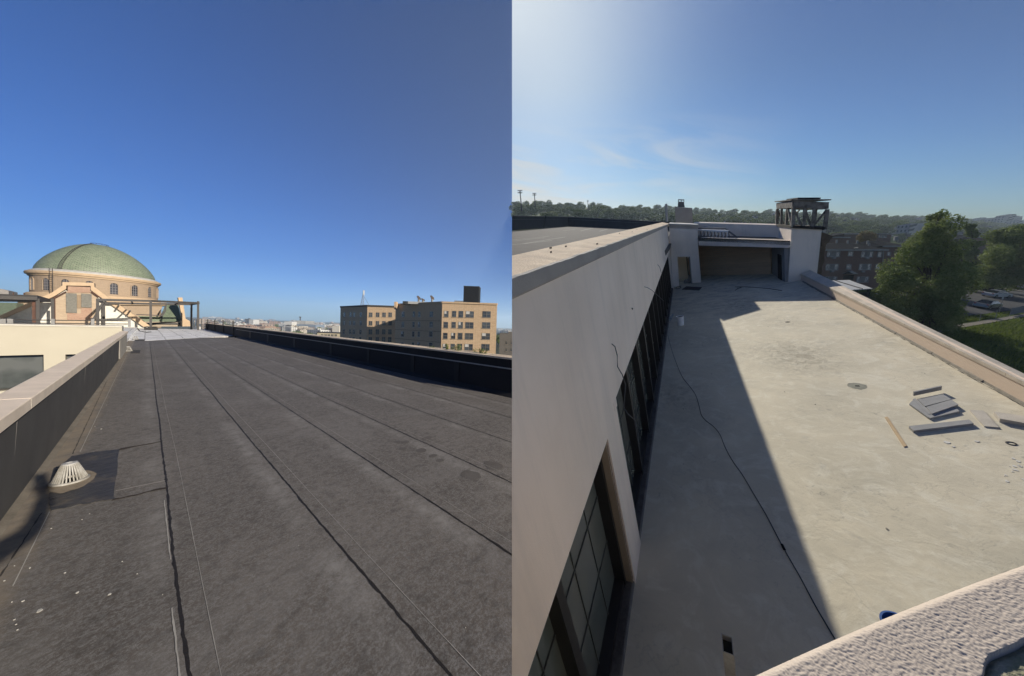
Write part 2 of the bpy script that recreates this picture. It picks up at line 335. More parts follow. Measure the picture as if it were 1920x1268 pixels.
mud=mat('dried silt',(.22,.185,.14),var=.35,sc_=9,fine=70,bump=.5,c2=(.15,.12,.085)); dc=V(*Z('L',131,904,-1.6)[:2],H)
mb=MB(); n=60; mb.add([(dc[0]+.001,dc[1],H+.007)]+[(dc[0]+.015+(.125+.02*noise.noise(Vector((math.cos(a)*2,math.sin(a)*2,3))))*math.cos(a),dc[1]+(.27+.05*noise.noise(Vector((math.cos(a)*2,math.sin(a)*2,8))))*math.sin(a),H+.007) for a in np.linspace(0,2*math.pi,n,endpoint=False)],[(0,1+i,1+(i+1)%n) for i in range(n)]); roof.add('silt_ring',mb,mud)
# litter of paint chips
mb=MB(); chips=[(145,1112,7),(206,1115,6),(74,1146,7),(43,1128,5),(30,1172,3),(27,1163,3),(33,1182,3),(229,1054,2),(122,1075,3),(190,805,3),(120,887,2),(180,856,2),(56,1066,3),(27,1062,2),(257,1077,2),(305,1116,2),(168,964,2),(154,975,2),(200,760,2),(178,800,2),(560,1024,1.5),(873,1178,2),(8,1090,3),(22,1130,2),(100,937,5),(96,992,2)]
for (px,py,s) in chips:
    c=Z(S,px,py,H); r=s*.0010*max(1,c[1]/2); a0=random.random()*6; el=random.uniform(.4,1)
    mb.ext([(c[0]+r*math.cos(a0+t)*random.uniform(.6,1.1),c[1]+r*el*math.sin(a0+t)*1.6,H+.002) for t in (0,1.2,2.3,3.4,4.6,5.5)],(0,0,.003))
roof.add('paint_flecks',mb,mat('paint chip',(.7,.68,.62),fine=200,bump=0))
mb=MB()
for (px,py,a,b_) in ((745,829,.05,.05),(760,829,.06,.06),(755,842,.05,.06),(790,845,.07,.08),(812,855,.06,.05),(825,864,.05,.05),(884,891,.10,.14),(925,873,.10,.14),(800,822,.09,.06),(665,953,0,0)):
    if a: c=Z(S,px,py,H); mb.add([(c[0],c[1],H+.0024)]+[(c[0]+a*math.cos(t)*(.9+.3*noise.noise(Vector((t,px,0)))),c[1]+b_*math.sin(t)*(.9+.3*noise.noise(Vector((t,py,2)))),H+.002) for t in np.linspace(0,6.28,20,endpoint=False)],[(0,1+i,1+(i+1)%20) for i in range(20)])
roof.add('damp_spots',mb,mat('damp felt',(.125,.112,.10),fine=120,bump=.4,var=.5,c2=(.16,.15,.14)))
# white coated end of the roof
def white_roof():
    m,t,b,o=nodes('white roof coating'); k=NT(t); base=k.mix(k.rng(k.noise(1.2,6,.65),.42,.62),(.82,.81,.78),(.52,.50,.46)); x,y,z=k.xyz()
    a=k.m('LESS_THAN',k.m('ABSOLUTE',k.m('SUBTRACT',k.m('FRACT',k.m('ADD',k.m('DIVIDE',x,.95),k.m('MULTIPLY',k.noise(.8,2),.25))),.5)),.022)
    c_=k.m('LESS_THAN',k.m('ABSOLUTE',k.m('SUBTRACT',k.m('FRACT',k.m('DIVIDE',y,5.5)),.5)),.012)
    base=k.mix(k.m('MULTIPLY',k.m('MAXIMUM',a,c_),.75),base,(.13,.12,.11)); k.set(b,'Base Color',base); b.inputs['Roughness'].default_value=.7; k.bump(k.noise(12,4),b,.2,.02); return m
MWR=white_roof()
mb=MB().ext([(-.75,30.8,H+.008),(.2,31.,H+.008),(5.6,39.5,H+.008),(5.6,61.5,H+.008),(-.75,61.5,H+.008)],(0,0,-.35)); roof.add('white_coating',mb,MWR)
mb=MB().box(-14,-.75,24,61.5,-1.85,-1.45); roof.add('white_coating',mb,MWR)
# --- strainers
pl=mat('weathered grey plastic',(.56,.55,.52),fine=150,bump=.1,var=.5,c2=(.3,.28,.24),sc_=14,rough=.6)
def strainer(c,s,label,ribs=30):
    t=Thing('roof_drain_strainer',label,'drain strainer',c,S,'drain strainers along the parapet')
    c=np.array(c); r0,r1,h=.105*s,.045*s,.175*s
    mb=MB().lathe(c,[(r0*1.12,.0),(r0*1.14,.012*s),(r0*1.0,.022*s),(r0*.93,.014*s),(r0*.93,.0)],40); t.add('base_ring',mb,pl,smooth=True)
    mb=MB()
    for i in range(ribs):
        a=2*math.pi*i/ribs; d=V(math.cos(a),math.sin(a),0); mb.beam(c+d*r0*.97+V(0,0,.012*s),c+d*r1+V(0,0,h),.008*s,.012*s,up=d)
    t.add('ribs',mb,pl)
    mb=MB().lathe(c,[(r1*.1,h+.002*s),(r1*.5,h+.014*s),(r1*1.05,h+.01*s),(r1*1.12,h-.004*s),(r1*1.0,h-.012*s)],30); t.add('cap',mb,mat('pale plastic cap',(.5,.5,.5),fine=90,bump=.4))
    mb=MB().lathe(c,[(r0*.8,.004),(r0*.78,.006)],20); t.add('outlet',mb,mat('dark outlet',(.02,.02,.02)))
strainer((dc[0],dc[1],H+.01),.95,'large ribbed grey plastic dome strainer on the tarred patch beside the arm shadow')
q=Z(S,240,659,H); strainer((q[0],q[1],H+.01),1.15,'small pale drain strainer by the parapet, the nearer of the two far ones',14)
q=Z(S,252,637,H); strainer((q[0]+.05,q[1]-.3,H+.02),1.2,'tiny pale drain strainer farthest off, by the edge of the white coating',14)
mb=MB(); q=Z(S,254,660,H); mb.box(q[0]-.12,q[0]+.13,q[1]-.9,q[1]+.9,H,H+.012); q=Z(S,262,638,H); mb.box(q[0]-.2,q[0]+.2,q[1]-1,q[1]+1,H,H+.012); roof.add('tar_patch',mb,mat('tar sheet',(.07,.065,.06),fine=30))
# --- left parapet (its line runs a touch off the seams)
def coping_mat(name,c,c2): return mat(name,c,rough=.9,var=.3,sc_=5,fine=130,bump=.25,c2=c2)
MCOP=coping_mat('tan cement coping',(.66,.56,.45),(.52,.44,.35))
felt=mat('painted felt upstand',(.115,.108,.102),rough=.85,var=.35,sc_=2.2,fine=150,bump=.35,c2=(.075,.07,.066))
xl=lambda y: -.722+.0050*y; zl=lambda y:-.765+.0018*y
t=Thing('roof_parapet','low left parapet with tan cement coping and dark felt inner face','parapet',(-.7,12,H),S,'parapets along the long roof')
def loft(sec,ys):
    mb=MB(); n=len(sec(0)); P=[]
    for y in ys: P+=[(p[0],y,p[1]) for p in sec(y)]
    return mb.add(P,[tuple(range(n))[::-1],tuple(range((len(ys)-1)*n,len(ys)*n))]+[(i*n+k,i*n+(k+1)%n,(i+1)*n+(k+1)%n,(i+1)*n+k) for i in range(len(ys)-1) for k in range(n)])
YA=[-3,3,9,15,22.4]
t.add('wall',loft(lambda y:[(xl(y),H),(xl(y)+.03,zl(y)-.10),(xl(y)-.09,zl(y)-.10),(xl(y)-.09,-9),(xl(y)-.04,-9),(xl(y)-.04,H-.3),(xl(y),H-.3)],YA),mat('cream render outer',(.6,.53,.41)),clip=False)
t.add('felt_upstand',loft(lambda y:[(xl(y)+.006,H+.003),(xl(y)+.037,zl(y)-.10),(xl(y)+.03,zl(y)-.10),(xl(y)+.002,H+.003)],[-1,5,11,17.2]),felt,clip=False)
t.add('cant_strip',loft(lambda y:[(xl(y)+.05,H+.002),(xl(y)+.02,H+.018),(xl(y)+.003,H+.022),(xl(y)+.002,H+.002)],[.5,8,16,22]),mat('dusty cant strip',(.30,.26,.20),var=.4,sc_=4,fine=90,bump=.3,c2=(.15,.13,.10)))
for i in range(8): y0=17.3+i*.62; t.add('slab_facing',MB().box(xl(y0)+.012,xl(y0)+.046,y0,y0+.58,H+.05,zl(y0)-.11),mat('pale grey slab',(.34,.32,.29),var=.25))
for y0,y1 in ((-3,2.75),(2.762,4.9),(4.912,8.3),(8.312,12.4),(12.412,16.8),(16.812,22.6)): t.add('coping',loft(lambda y:[(xl(y)+.058,zl(y)-.095),(xl(y)+.058,zl(y)-.006),(xl(y)+.052,zl(y)),(xl(y)-.125,zl(y)+.012),(xl(y)-.14,zl(y)+.004),(xl(y)-.14,zl(y)-.09)],[y0,(y0+y1)/2,y1]),MCOP,clip=False)
for y in (2.756,4.906,8.306,12.406,16.806): t.add('joint',loft(lambda q:[(xl(q)+.0595,zl(q)-.09),(xl(q)+.0595,zl(q)-.004),(xl(q)-.12,zl(q)+.0105),(xl(q)-.12,zl(q)-.09)],[y-.008,y+.008]),mat('pale mortar joint',(.72,.66,.56),bump=0))
t.add('shadow_gap',loft(lambda y:[(xl(y)+.042,zl(y)-.125),(xl(y)+.042,zl(y)-.094),(xl(y)+.03,zl(y)-.094),(xl(y)+.03,zl(y)-.125)],[-1,8,22]),mat('shadow gap black',(.012,.012,.012)),clip=False)  # near-black strip: the shade under the coping put into its colour
for y,w_ in ((4.6,.010),(8.6,.007),(11.6,.006),(14.,.006)): t.add('felt_lap',loft(lambda q:[(xl(q)+.0065,H+.07),(xl(q)+.0375,zl(q)-.13),(xl(q)+.035,zl(q)-.13),(xl(q)+.004,H+.07)],[y,y+w_]),mat('lap edge',(.20,.19,.175)))
# --- right parapet
XR=5.38
t=Thing('roof_parapet','long right parapet, black felt face with metal strip under tan coping','parapet',(XR,20,H),S,'parapets along the long roof')
mb=MB().ext([(XR,-1,H),(XR+.02,-1,-.70),(XR+.28,-1,-.70),(XR+.28,-1,-9),(XR+.2,-1,-9),(XR+.2,-1,H-.35),(XR,-1,H-.35)],(0,63,0)); t.add('wall',mb,mat('felt face far parapet',(.028,.026,.026),rough=.85,var=.3,fine=120,bump=.5))
mb=MB().ext([(XR-.09,-1,H+.002),(XR+.004,-1,H+.10),(XR+.004,-1,H+.002)],(0,62.6,0)); t.add('cant_strip',mb,mat('black cant strip',(.035,.033,.033),var=.3))
mb=MB().box(XR-.012,XR+.006,-1,38.4,-.955,-.925); t.add('termination_bar',mb,mat('zinc bar',(.42,.42,.41),rough=.5,metal=.3,fine=40))
for px,py in ((469,630),(502,640),(552,650),(620,672),(690,690),(773,712),(855,735)):
    q=X(S,px,py,XR); mb=MB().box(XR-.008,XR+.002,q[1]-.1*max(1,q[1]/12),q[1]+.1*max(1,q[1]/12),H+.1,-.965); t.add('felt_lap',mb,mat('glossy felt lap',(.016,.015,.015),rough=.6,fine=80,bump=.6))
mb=MB()
for y0 in np.arange(-1,62,3.1): mb.ext([(XR-.03,y0,-.72),(XR-.035,y0,-.675),(XR+.31,y0,-.66),(XR+.31,y0,-.72)],(0,3.085,0))
t.add('coping',mb,coping_mat('tan coping stone',(.52,.43,.32),(.38,.32,.25)))
# steel rail on the far part of the right parapet
steel=mat('dark painted steel',(.075,.07,.068),rough=.6,var=.3,fine=60,bump=.1); rust=mat('rusty steel',(.16,.075,.05),rough=.85,var=.4,sc_=8,fine=50,c2=(.07,.05,.045))
galv=mat('grey galvanised steel',(.28,.28,.28),rough=.5,var=.3,metal=.2)
t=Thing('guard_rail','dark steel guard rail with many posts on the far end of the right parapet','railing',(XR,48,H),S)
ys=[]
for px in (438,419,403,389.5,378,370,364.5,360):
    q=X(S,px,610,XR-.02); y=q[1]; ys.append(y); mb=MB().beam((XR-.05,y,H+.0),(XR-.05,y,-1.6+1.62 if px<0 else -.1),.10,.10,up=(0,1,0)); t.add('post',mb,steel)
for z in (-.28,-.56): t.add('rail',MB().tube([(XR-.05,ys[0]-1.4,z),(XR-.05,min(ys[-1],61),z)],.025),steel)
# --- white terrace wall to the left
WW=Face(S,(0,22.6,0),(1,0,0))
glz=glass('terrace window glass',(.05,.055,.05),.08,(.10,.105,.10),.9)
t=Thing('white_terrace_wall','bright cream rendered wall with dark windows beyond the left parapet','wall',(-5,22.8,-5),S)
zt=WW.at(120,612.5)[2]; cream=mat('cream render',(.80,.74,.60),rough=.9,var=.08,sc_=1.2,fine=40,bump=.1)
wl=WW.rect(-30,668,82.5,728); w2=WW.rect(122.5,665,142,690)
mb=MB()
yb=24.2
def wallbox(u0,u1,v0,v1): mb.box(u0,u1,22.6,yb,v0,v1)
zt_=zt; u0,u1,v0,v1=wl; wallbox(-14,-.72,v1,zt_); wallbox(-14,u0,-9,v1); wallbox(u1,w2[0],-9,v1); wallbox(w2[0],w2[1],w2[3],v1) if w2[3]<v1 else None; wallbox(w2[0],w2[1],-9,w2[2]); wallbox(w2[1],-.72,-9,v1); wallbox(u0,u1,-9,v0)
t.add('wall',mb,cream)
mb=MB().box(-14,-.72,22.56,24.25,zt_,zt_+.06); t.add('parapet_cap',mb,mat('cap paint',(.78,.74,.64)))
for (a,b_,c_,d_) in (wl,w2):
    wn=MB().box(a,b_,22.95,23.,c_,d_); wo=t.add('window',wn,glz)
    fr=MB(); fr.box(a,b_,22.88,22.94,d_-.06,d_); fr.box(a,b_,22.88,22.94,c_,c_+.05)
    n=3 if b_-a>2 else 1
    for px in ((1.5,44.5) if n==3 else ()): uu=WW.uv(px,690)[0]; fr.box(uu-.045,uu+.045,22.86,22.93,c_,d_)
    for px in ((23,64) if n==3 else ()): uu=WW.uv(px,690)[0]; fr.box(uu-.008,uu+.008,22.90,22.935,c_,d_)
    fr.box(b_-.03,b_,22.88,22.94,c_,d_); t.add('window_frame',fr,mat('bronze frame',(.05,.045,.04),rough=.5),parent=wo)
t2=Thing('guard_rail','thin two bar steel rail along the top of the cream wall','railing',(-4,24.0,zt_),S)
for px in (5.5,19.5,99.5,174,242.5):
    p=Y(S,px,611,24.); t2.add('post',MB().beam((p[0],24,zt_),(p[0],24,Y(S,px,598,24.)[2]),.09 if px>90 else .13,.06,up=(0,1,0)),galv)
for py in (600.6,606.5):
    a=Y(S,-20,py-1.2,24.); b_=Y(S,243,py+1.4,24.); t2.add('rail',MB().tube([a,b_],.022),steel)
# --- church with green dome
peach=mat('peach terracotta trim',(.60,.45,.30),rough=.85,var=.3,sc_=2,fine=30,c2=(.46,.34,.23)); MBR=brick('buff brick drum',(.50,.385,.28),(.42,.32,.23),(.38,.30,.22),patch=.35)
ch=Thing('domed_church','buff brick church with a round green tiled dome and arched windows','church',(-5,85,-4),S)
rD=6.44; dcx=None
za=R_(-3.3); Dm=85.; cx,cy=Dm*math.sin(za),Dm*math.cos(za); cz=V(cx,cy,0)
def on_cyl(px,py,r):
    d=D(S,px,py); a=d[0]**2+d[1]**2; b_=-2*(d[0]*cx+d[1]*cy); c_=cx*cx+cy*cy-r*r; q=b_*b_-4*a*c_
    if q<0: tt=-b_/(2*a)
    else: tt=(-b_-math.sqrt(q))/(2*a)
    p=d*tt; return math.atan2(p[1]-cy,p[0]-cx),p[2]
ztop=on_cyl(149,512,rD)[1]; zcorb=on_cyl(149,517.5,rD)[1]; zled=on_cyl(256,558.5,rD)[1]
mb=MB().lathe((cx,cy,0),[(rD-.25,-4),(rD-.25,zcorb)],72); ch.add('drum',mb,MBR)
mb=MB().lathe((cx,cy,0),[(rD-.27,zcorb-.25),(rD-.1,zcorb-.2),(rD-.05,zcorb),(rD+.12,zcorb+.05),(rD+.16,ztop-.12),(rD+.1,ztop),(rD-.5,ztop+.03)],72); ch.add('cornice',mb,peach)
mb=MB().lathe((cx,cy,0),[(rD+.15,-2),(rD+.15,zled-.25),(rD+.0,zled-.05),(rD-.26,zled)],72); ch.add('ledge',mb,peach)
zapex=Y(S,172,458,Dm)[2]; zb=ztop+.42; rb=rD-.55
mb=MB().lathe((cx,cy,0),[(rD-.12,ztop+.02),(rD-.15,ztop+.14),(rb+.02,zb-.02),(rb-.2,zb)],72); ch.add('flashing',mb,mat('white flashing',(.62,.61,.58),fine=8,var=.3))
def dome_mat():
    m,t_,b,o=nodes('green glazed tile'); k=NT(t_); x,y,z=k.xyz(); ang=k.m('ARCTAN2',k.m('SUBTRACT',y,cy-85),k.m('SUBTRACT',x,cx+5)); 
    vec=k.comb(k.m('MULTIPLY',ang,7.),k.m('MULTIPLY',z,3.2),0.); q=k.n('ShaderNodeTexBrick'); t_.links.new(vec,q.inputs['Vector']); q.inputs['Scale'].default_value=1; q.inputs['Brick Width'].default_value=.6; q.inputs['Row Height'].default_value=.5; q.inputs['Mortar Size'].default_value=.045; q.inputs['Bias'].default_value=-.2
    q.inputs['Color1'].default_value=(.20,.255,.17,1); q.inputs['Color2'].default_value=(.28,.325,.23,1); q.inputs['Mortar'].default_value=(.10,.115,.085,1)
    c_=k.mix(k.m('MULTIPLY',k.rng(k.noise(2.2,6,.7,k.scale(1,1,3.)),.45,.7),.65),q.outputs[0],(.33,.36,.27)); c_=k.mix(k.m('MULTIPLY',k.rng(k.noise(1.4,6,.75,k.scale(1,1,2.2)),.6,.68),.8),c_,(.10,.12,.08))
    k.set(b,'Base Color',c_); b.inputs['Roughness'].default_value=.6; k.bump(q.outputs[1],b,-.4,.03); return m
MDOME=dome_mat(); prof=[(rb*(math.cos(a)),zb+(zapex-zb)*(.45*math.sin(a)+.55*(1-math.cos(a)**2.05))) for a in np.linspace(0,math.pi/2,30)]; prof[-1]=(.02,zapex)
prof=[(r if i==0 else r,z) for i,(r,z) in enumerate(prof)]
mb=MB().lathe((cx,cy,0),prof,96,caps=False); ch.add('dome',mb,MDOME,smooth=True)
phi0=on_cyl(105,520,rD)[0]
mb=MB()
for dphi in (-.03,.03):
    mb.tube([(cx+(r+.07)*math.cos(phi0+dphi*(1+0)),cy+(r+.07)*math.sin(phi0+dphi),z+.05) for r,z in prof[:-3]],.035,5)
for r,z in prof[:-4]: mb.tube([(cx+(r+.07)*math.cos(phi0+q_),cy+(r+.07)*math.sin(phi0+q_),z+.05) for q_ in (-.03,.03)],.02,4)
ch.add('dome_ladder',mb,steel)
mb=MB()
for i in range(10): a=i/10*2*math.pi; mb.tube([(cx+.9*math.cos(a),cy+.9*math.sin(a),zapex-.05),(cx+.9*math.cos(a),cy+.9*math.sin(a),zapex+.12)],.03,4)
mb.tube([(cx+.9*math.cos(a),cy+.9*math.sin(a),zapex+.12) for a in np.linspace(0,6.3,20)],.03,4); ch.add('apex_rail',mb,steel)
pl_=on_cyl(99,540,rD)[0]; mb=MB()
for dp in (-.026,.026): mb.tube([(cx+(rD+.2)*math.cos(pl_+dp),cy+(rD+.2)*math.sin(pl_+dp),z) for z in (zled-.2,ztop+.4)],.03,4)
for z in np.arange(zled,ztop+.3,.3): mb.tube([(cx+(rD+.2)*math.cos(pl_+dp),cy+(rD+.2)*math.sin(pl_+dp),z) for dp in (-.026,.026)],.02,4)
ch.add('wall_ladder',mb,steel)
darkw=glass('dark church glass',(.03,.03,.035),.2); gfr=mat('grey window bars',(.3,.29,.3))
wpx=[(60.5,526,549,.7),(87,525,548,.9),(123,525,546,1.),(168,527,548,1.),(213.5,531,552,1.05),(252,535,554.5,1.),(280,539,557,.95),(295,543,558,.8)]
zw0=zled+.28; zw1=on_cyl(213.5,531,rD)[1]
for px,a,b_,s in wpx:
    ph,_=on_cyl(px,540,rD-.25); hw=.062; z0=zw0; z1=zw1-.38
    def P(dp,z,o): return (cx+(rD-.25+o)*math.cos(ph+dp),cy+(rD-.25+o)*math.sin(ph+dp),z)
    arch=[(-hw,z0),(hw,z0)]+[(hw*math.cos(t_),z1+.38*math.sin(t_)) for t_ in np.linspace(0,math.pi,9)]
    q=[P(dp,z,.012) for dp,z in arch]; mb=MB().ext(q,(.0,.25,0)); wo=ch.add('window',mb,darkw)
    mb=MB(); k_=1.0
    ring=[(-hw*1.28,z0)]+[(hw*1.28*math.cos(t_),z1+.38*1.24*math.sin(t_)) for t_ in np.linspace(math.pi,0,11)]+[(hw*1.28,z0)]; inn=[(-hw,z0)]+[(hw*math.cos(t_),z1+.38*math.sin(t_)) for t_ in np.linspace(math.pi,0,11)]+[(hw,z0)]
    for i in range(len(ring)-1): mb.hexa([P(*inn[i],.0),P(*inn[i+1],.0),P(*ring[i+1],.0),P(*ring[i],.0),P(*inn[i],.10),P(*inn[i+1],.10),P(*ring[i+1],.10),P(*ring[i],.10)])
    ch.add('surround',mb,MBR,parent=wo)
    mb=MB()
    for f_ in (-.33,.33): mb.tube([P(hw*f_,z0,.03),P(hw*f_,z1+.34,.03)],.028,4)
    for zz in np.linspace(z0+.25,z1+.1,4): mb.tube([P(-hw*.95,zz,.03),P(hw*.95,zz,.03)],.028,4)
    ch.add('glazing_bars',mb,gfr,parent=wo)
# parts of the church in front of the drum: silhouettes at their own distance with real depth
def pex(poly,y,dep): return MB().ext([Y(S,px,py,y) for px,py in poly],(0,dep,0))
def pz_(px0,px1,zt_,zb_,y0,y1): a=Y(S,px0,590,y0)[0]; b_=Y(S,px1,590,y0)[0]; return MB().box(a,b_,y0,y1,zb_,zt_)
gt=mat('green roof tile',(.24,.29,.20),rough=.6,var=.4,sc_=5,fine=14,bump=.4,c2=(.13,.17,.11))
ch.add('podium',pex([(200,571),(306,571),(298,592),(290,600),(200,600)],74,8),MBR); ch.add('podium_band',pex([(200,566),(312,568),(312,573),(200,571.5)],73.6,8),peach)
ch.add('podium',pex([(33,563),(110,563),(110,605),(33,605)],74,8),MBR); ch.add('podium_band',pex([(31,560),(110,562),(110,567),(31,566)],73.6,8),peach)
ch.add('lower_roof',MB().ext([Y(S,312,569.5,70.),Y(S,334,571,69.),Y(S,341,604,66.),Y(S,302,604,66.),Y(S,300,596,67.),Y(S,306,584,68.5)],(0,3,.0)),gt)
ch.add('lower_roof',pex([(258,592.5),(299,594),(304,604),(272,604)],67,3),gt)
ch.add('lower_roof',MB().ext([Y(S,-20,567,71.),Y(S,32,568,70.),Y(S,33,580,69),Y(S,20,598,66.),Y(S,-20,604,66.)],(0,3,0)),gt)
ch.add('roof_gutter',pex([(255,590.5),(299,592.5),(303,595),(301,603),(303,603.5),(305,594),(311,584),(313,570),(310,570),(308,583),(300,591),(256,589)],66.6,.3),steel)
ch.add('eaves_band',pex([(258,603.5),(340,603.5),(340,612.5),(250,612.5)],65.5,4),mat('pale lower wall',(.5,.42,.32),var=.3))
ch.add('eaves_band',pex([(268,605),(338,605.5),(338,608.5),(268,608)],65.3,.2),steel)
ch.add('buttress',pex([(334,558),(342,558),(348,598),(356,602),(357,612),(338,612.5),(339,602),(342,600)],64.8,2),peach)
# --- gable wall
stu=mat('peeling white stucco',(.74,.73,.66),rough=.9,var=.25,sc_=2.5,fine=9,c2=(.45,.42,.36),bump=.2)
gb=Thing('church_gable','wide raking gable wall, white stucco either side of a boarded brick centre','gable wall',(-2,62,-2),S)
gb.add('stucco_wall',pex([(-12,604),(96,560),(118,545),(180,545),(213,568),(277,612),(277,616),(-12,616)],62,1.0),stu)
OU=[(-14,598),(40,574),(97,549),(117,535.5),(117,529),(176,530.5),(177,538),(205,559),(281,611)]; IN=[(-14,606),(42,581.5),(100,556.5),(124,542),(124,535.5),(170,536.5),(170.5,544),(199,565),(269,613)]
for a_,b_,c_,d_ in zip(OU[:-1],OU[1:],IN[1:],IN[:-1]): gb.add('coping',pex([a_,b_,c_,d_],61.55,1.8),peach)
gb.add('centre_pier',pex([(101,560),(124,546),(171,546),(184,558),(184,616),(101,616)],61.5,1.0),brick('worn buff brick',(.60,.46,.31),(.50,.38,.27),(.45,.38,.3),patch=.5))
redb=brick('red brick patch',(.42,.24,.17),(.50,.33,.24),(.40,.30,.23),patch=.4)
gb.add('brick_panel',pex([(127,537),(169,538.5),(169,549),(127,549)],61.4,.3),redb); gb.add('brick_panel',pex([(126,587),(152,588),(152,578),(172,578),(172,600),(126,601)],61.44,.3),redb); 
cor=mat('grey corrugated board',(.42,.41,.37),rough=.7,var=.35,sc_=6,fine=20)
for (a,b_,c_,d_) in ((123.5,144,549.5,587),(152,172,550.5,577)):
    mb=MB(); P0=Y(S,a,c_,61.3); P1=Y(S,b_,d_,61.3); n=24
    for i in range(n): x0=P0[0]+(P1[0]-P0[0])*i/n; x1=P0[0]+(P1[0]-P0[0])*(i+1)/n; o0=.05*(i%2); o1=.05*((i+1)%2); mb.hexa([(x0,61.36-o0,P1[2]),(x1,61.36-o1,P1[2]),(x1,61.45,P1[2]),(x0,61.45,P1[2]),(x0,61.36-o0,P0[2]),(x1,61.36-o1,P0[2]),(x1,61.45,P0[2]),(x0,61.45,P0[2])])
    gb.add('corrugated_panel',mb,cor)
gb.add('plank',pex([(144.5,553),(152,553),(152,578),(144.5,578)],61.38,.1),mat('plywood',(.36,.27,.18)))
for a,b_ in (((98,561),(124,547)),((171,547),(187,558))): gb.add('gutter',MB().tube([Y(S,*a,61.2),Y(S,*b_,61.2)],.07,5),rust)
gb.add('downpipe',MB().tube([Y(S,102,561,61.2),Y(S,102.5,611,61.2)],.06,5),rust)
# --- steel pergola frames
pg=Thing('pergola','open dark steel frame on posts standing on the white coated roof','pergola',(1,56,H),S)
yf,yb_=54.8,61.2
def pt(px,py,y): return Y(S,px,py,y)
for px,yy,bt in ((183,yf,615),(194.5,yb_,614),(282.5,55.4,619),(359,60.6,617),(371.5,57.8,619.2)):
    a=pt(px,bt,yy); b_=pt(px,565 if yy<58 else 569,yy); a[2]=min(a[2],H+.05); pg.add('post',MB().beam((b_[0],yy,H),(b_[0],yy,b_[2]),.20,.20,up=(0,1,0)),steel)
A=pt(182,562.2,yf); B=pt(283,564.5,55.4); C_=pt(373,568.6,57.8); Dd=pt(358,570.8,60.8); E_=pt(194.5,568.3,61.4); F_=pt(283,570,61.2)
for a,b_ in ((A,B),(B,C_),(C_,Dd),(Dd,F_),(F_,E_),(E_,A)): pg.add('beam',MB().beam(a,b_,.14,.26),steel)
for f_ in (.6,): pg.add('rafter',MB().beam(A+(B-A)*f_+V(0,0,.05),E_+(F_-E_)*f_,.1,.14),steel); pg.add('rafter',MB().beam(B+(C_-B)*f_,F_+(Dd-F_)*f_,.1,.14),steel)
pg.add('brace',MB().beam(pt(193,568,yf+.1),pt(169.5,609,yf+.1),.17,.17,up=(0,1,0)),steel)
for f_,px,py in ((.28,222,574),(.52,243,584),(.78,263,597)): 
    p=pt(px,py,61.9); pg.add('bracket',MB().beam(p,p+V(.1,-2.2,0.05),.13,.13),steel)
p=pt(282.5,614,55.2); mb=MB().box(p[0]-.5,p[0]+.55,55.0,55.8,H,H+.3); pg.add('ballast_block',mb,mat('dark ballast',(.05,.05,.05)))
pg2=Thing('canopy','deep dark steel canopy with rusty posts, cut by the left edge of the view','canopy',(-7,52,-1),S)
mb=MB().ext([pt(-30,549.5,50.),pt(70,553.5,50.),pt(98,561,56.),pt(98,563.6,56.),pt(71,563.5,50.),pt(-30,562.,50.)],(0,6,0)); 
mb=MB(); a=pt(-30,550,50.); b_=pt(70,554,50.); c_=pt(98,562,61.); hh=.55
mb.hexa([a,b_,c_,pt(-30,560,61.),a-V(0,0,hh),b_-V(0,0,hh),c_-V(0,0,.3),pt(-30,560,61.)-V(0,0,.3)]); pg2.add('roof_deck',mb,mat('dark steel deck',(.045,.043,.045),rough=.7))
pg2.add('edge_beam',MB().beam(pt(-30,557,49.8),pt(70,560,49.8),.15,.3),steel)
for px,y,m_ in ((64,50.3,rust),(71,50.,steel),(98.5,58,steel)): b_=pt(px,560,y); pg2.add('post',MB().beam((b_[0],y,H),(b_[0],y,b_[2]),.19,.19,up=(0,1,0)),m_)
for px in (25,45): pg2.add('stub',MB().tube([pt(px,553,50.),pt(px,549,50.)],.03,4),rust)
b_=single('low_building',pex([(-20,540.5),(3,542),(16,545.5),(17,560),(-20,560)],140,8),mat('grey block wall',(.34,.32,.31),var=.2),S,'flat grey block building peeping over the canopy at the far left edge','building')
# fallen pipe and rubble on the white roof
mb=MB().tube([Z(S,258,616,H+.03),Z(S,262,621,H+.03),Z(S,275,623.5,H+.03),Z(S,283,622.5,H+.03)],.04,6); single('bent_pipe',mb,steel,S,'bent dark pipe lying on the white coating by the canopy post','pipe')
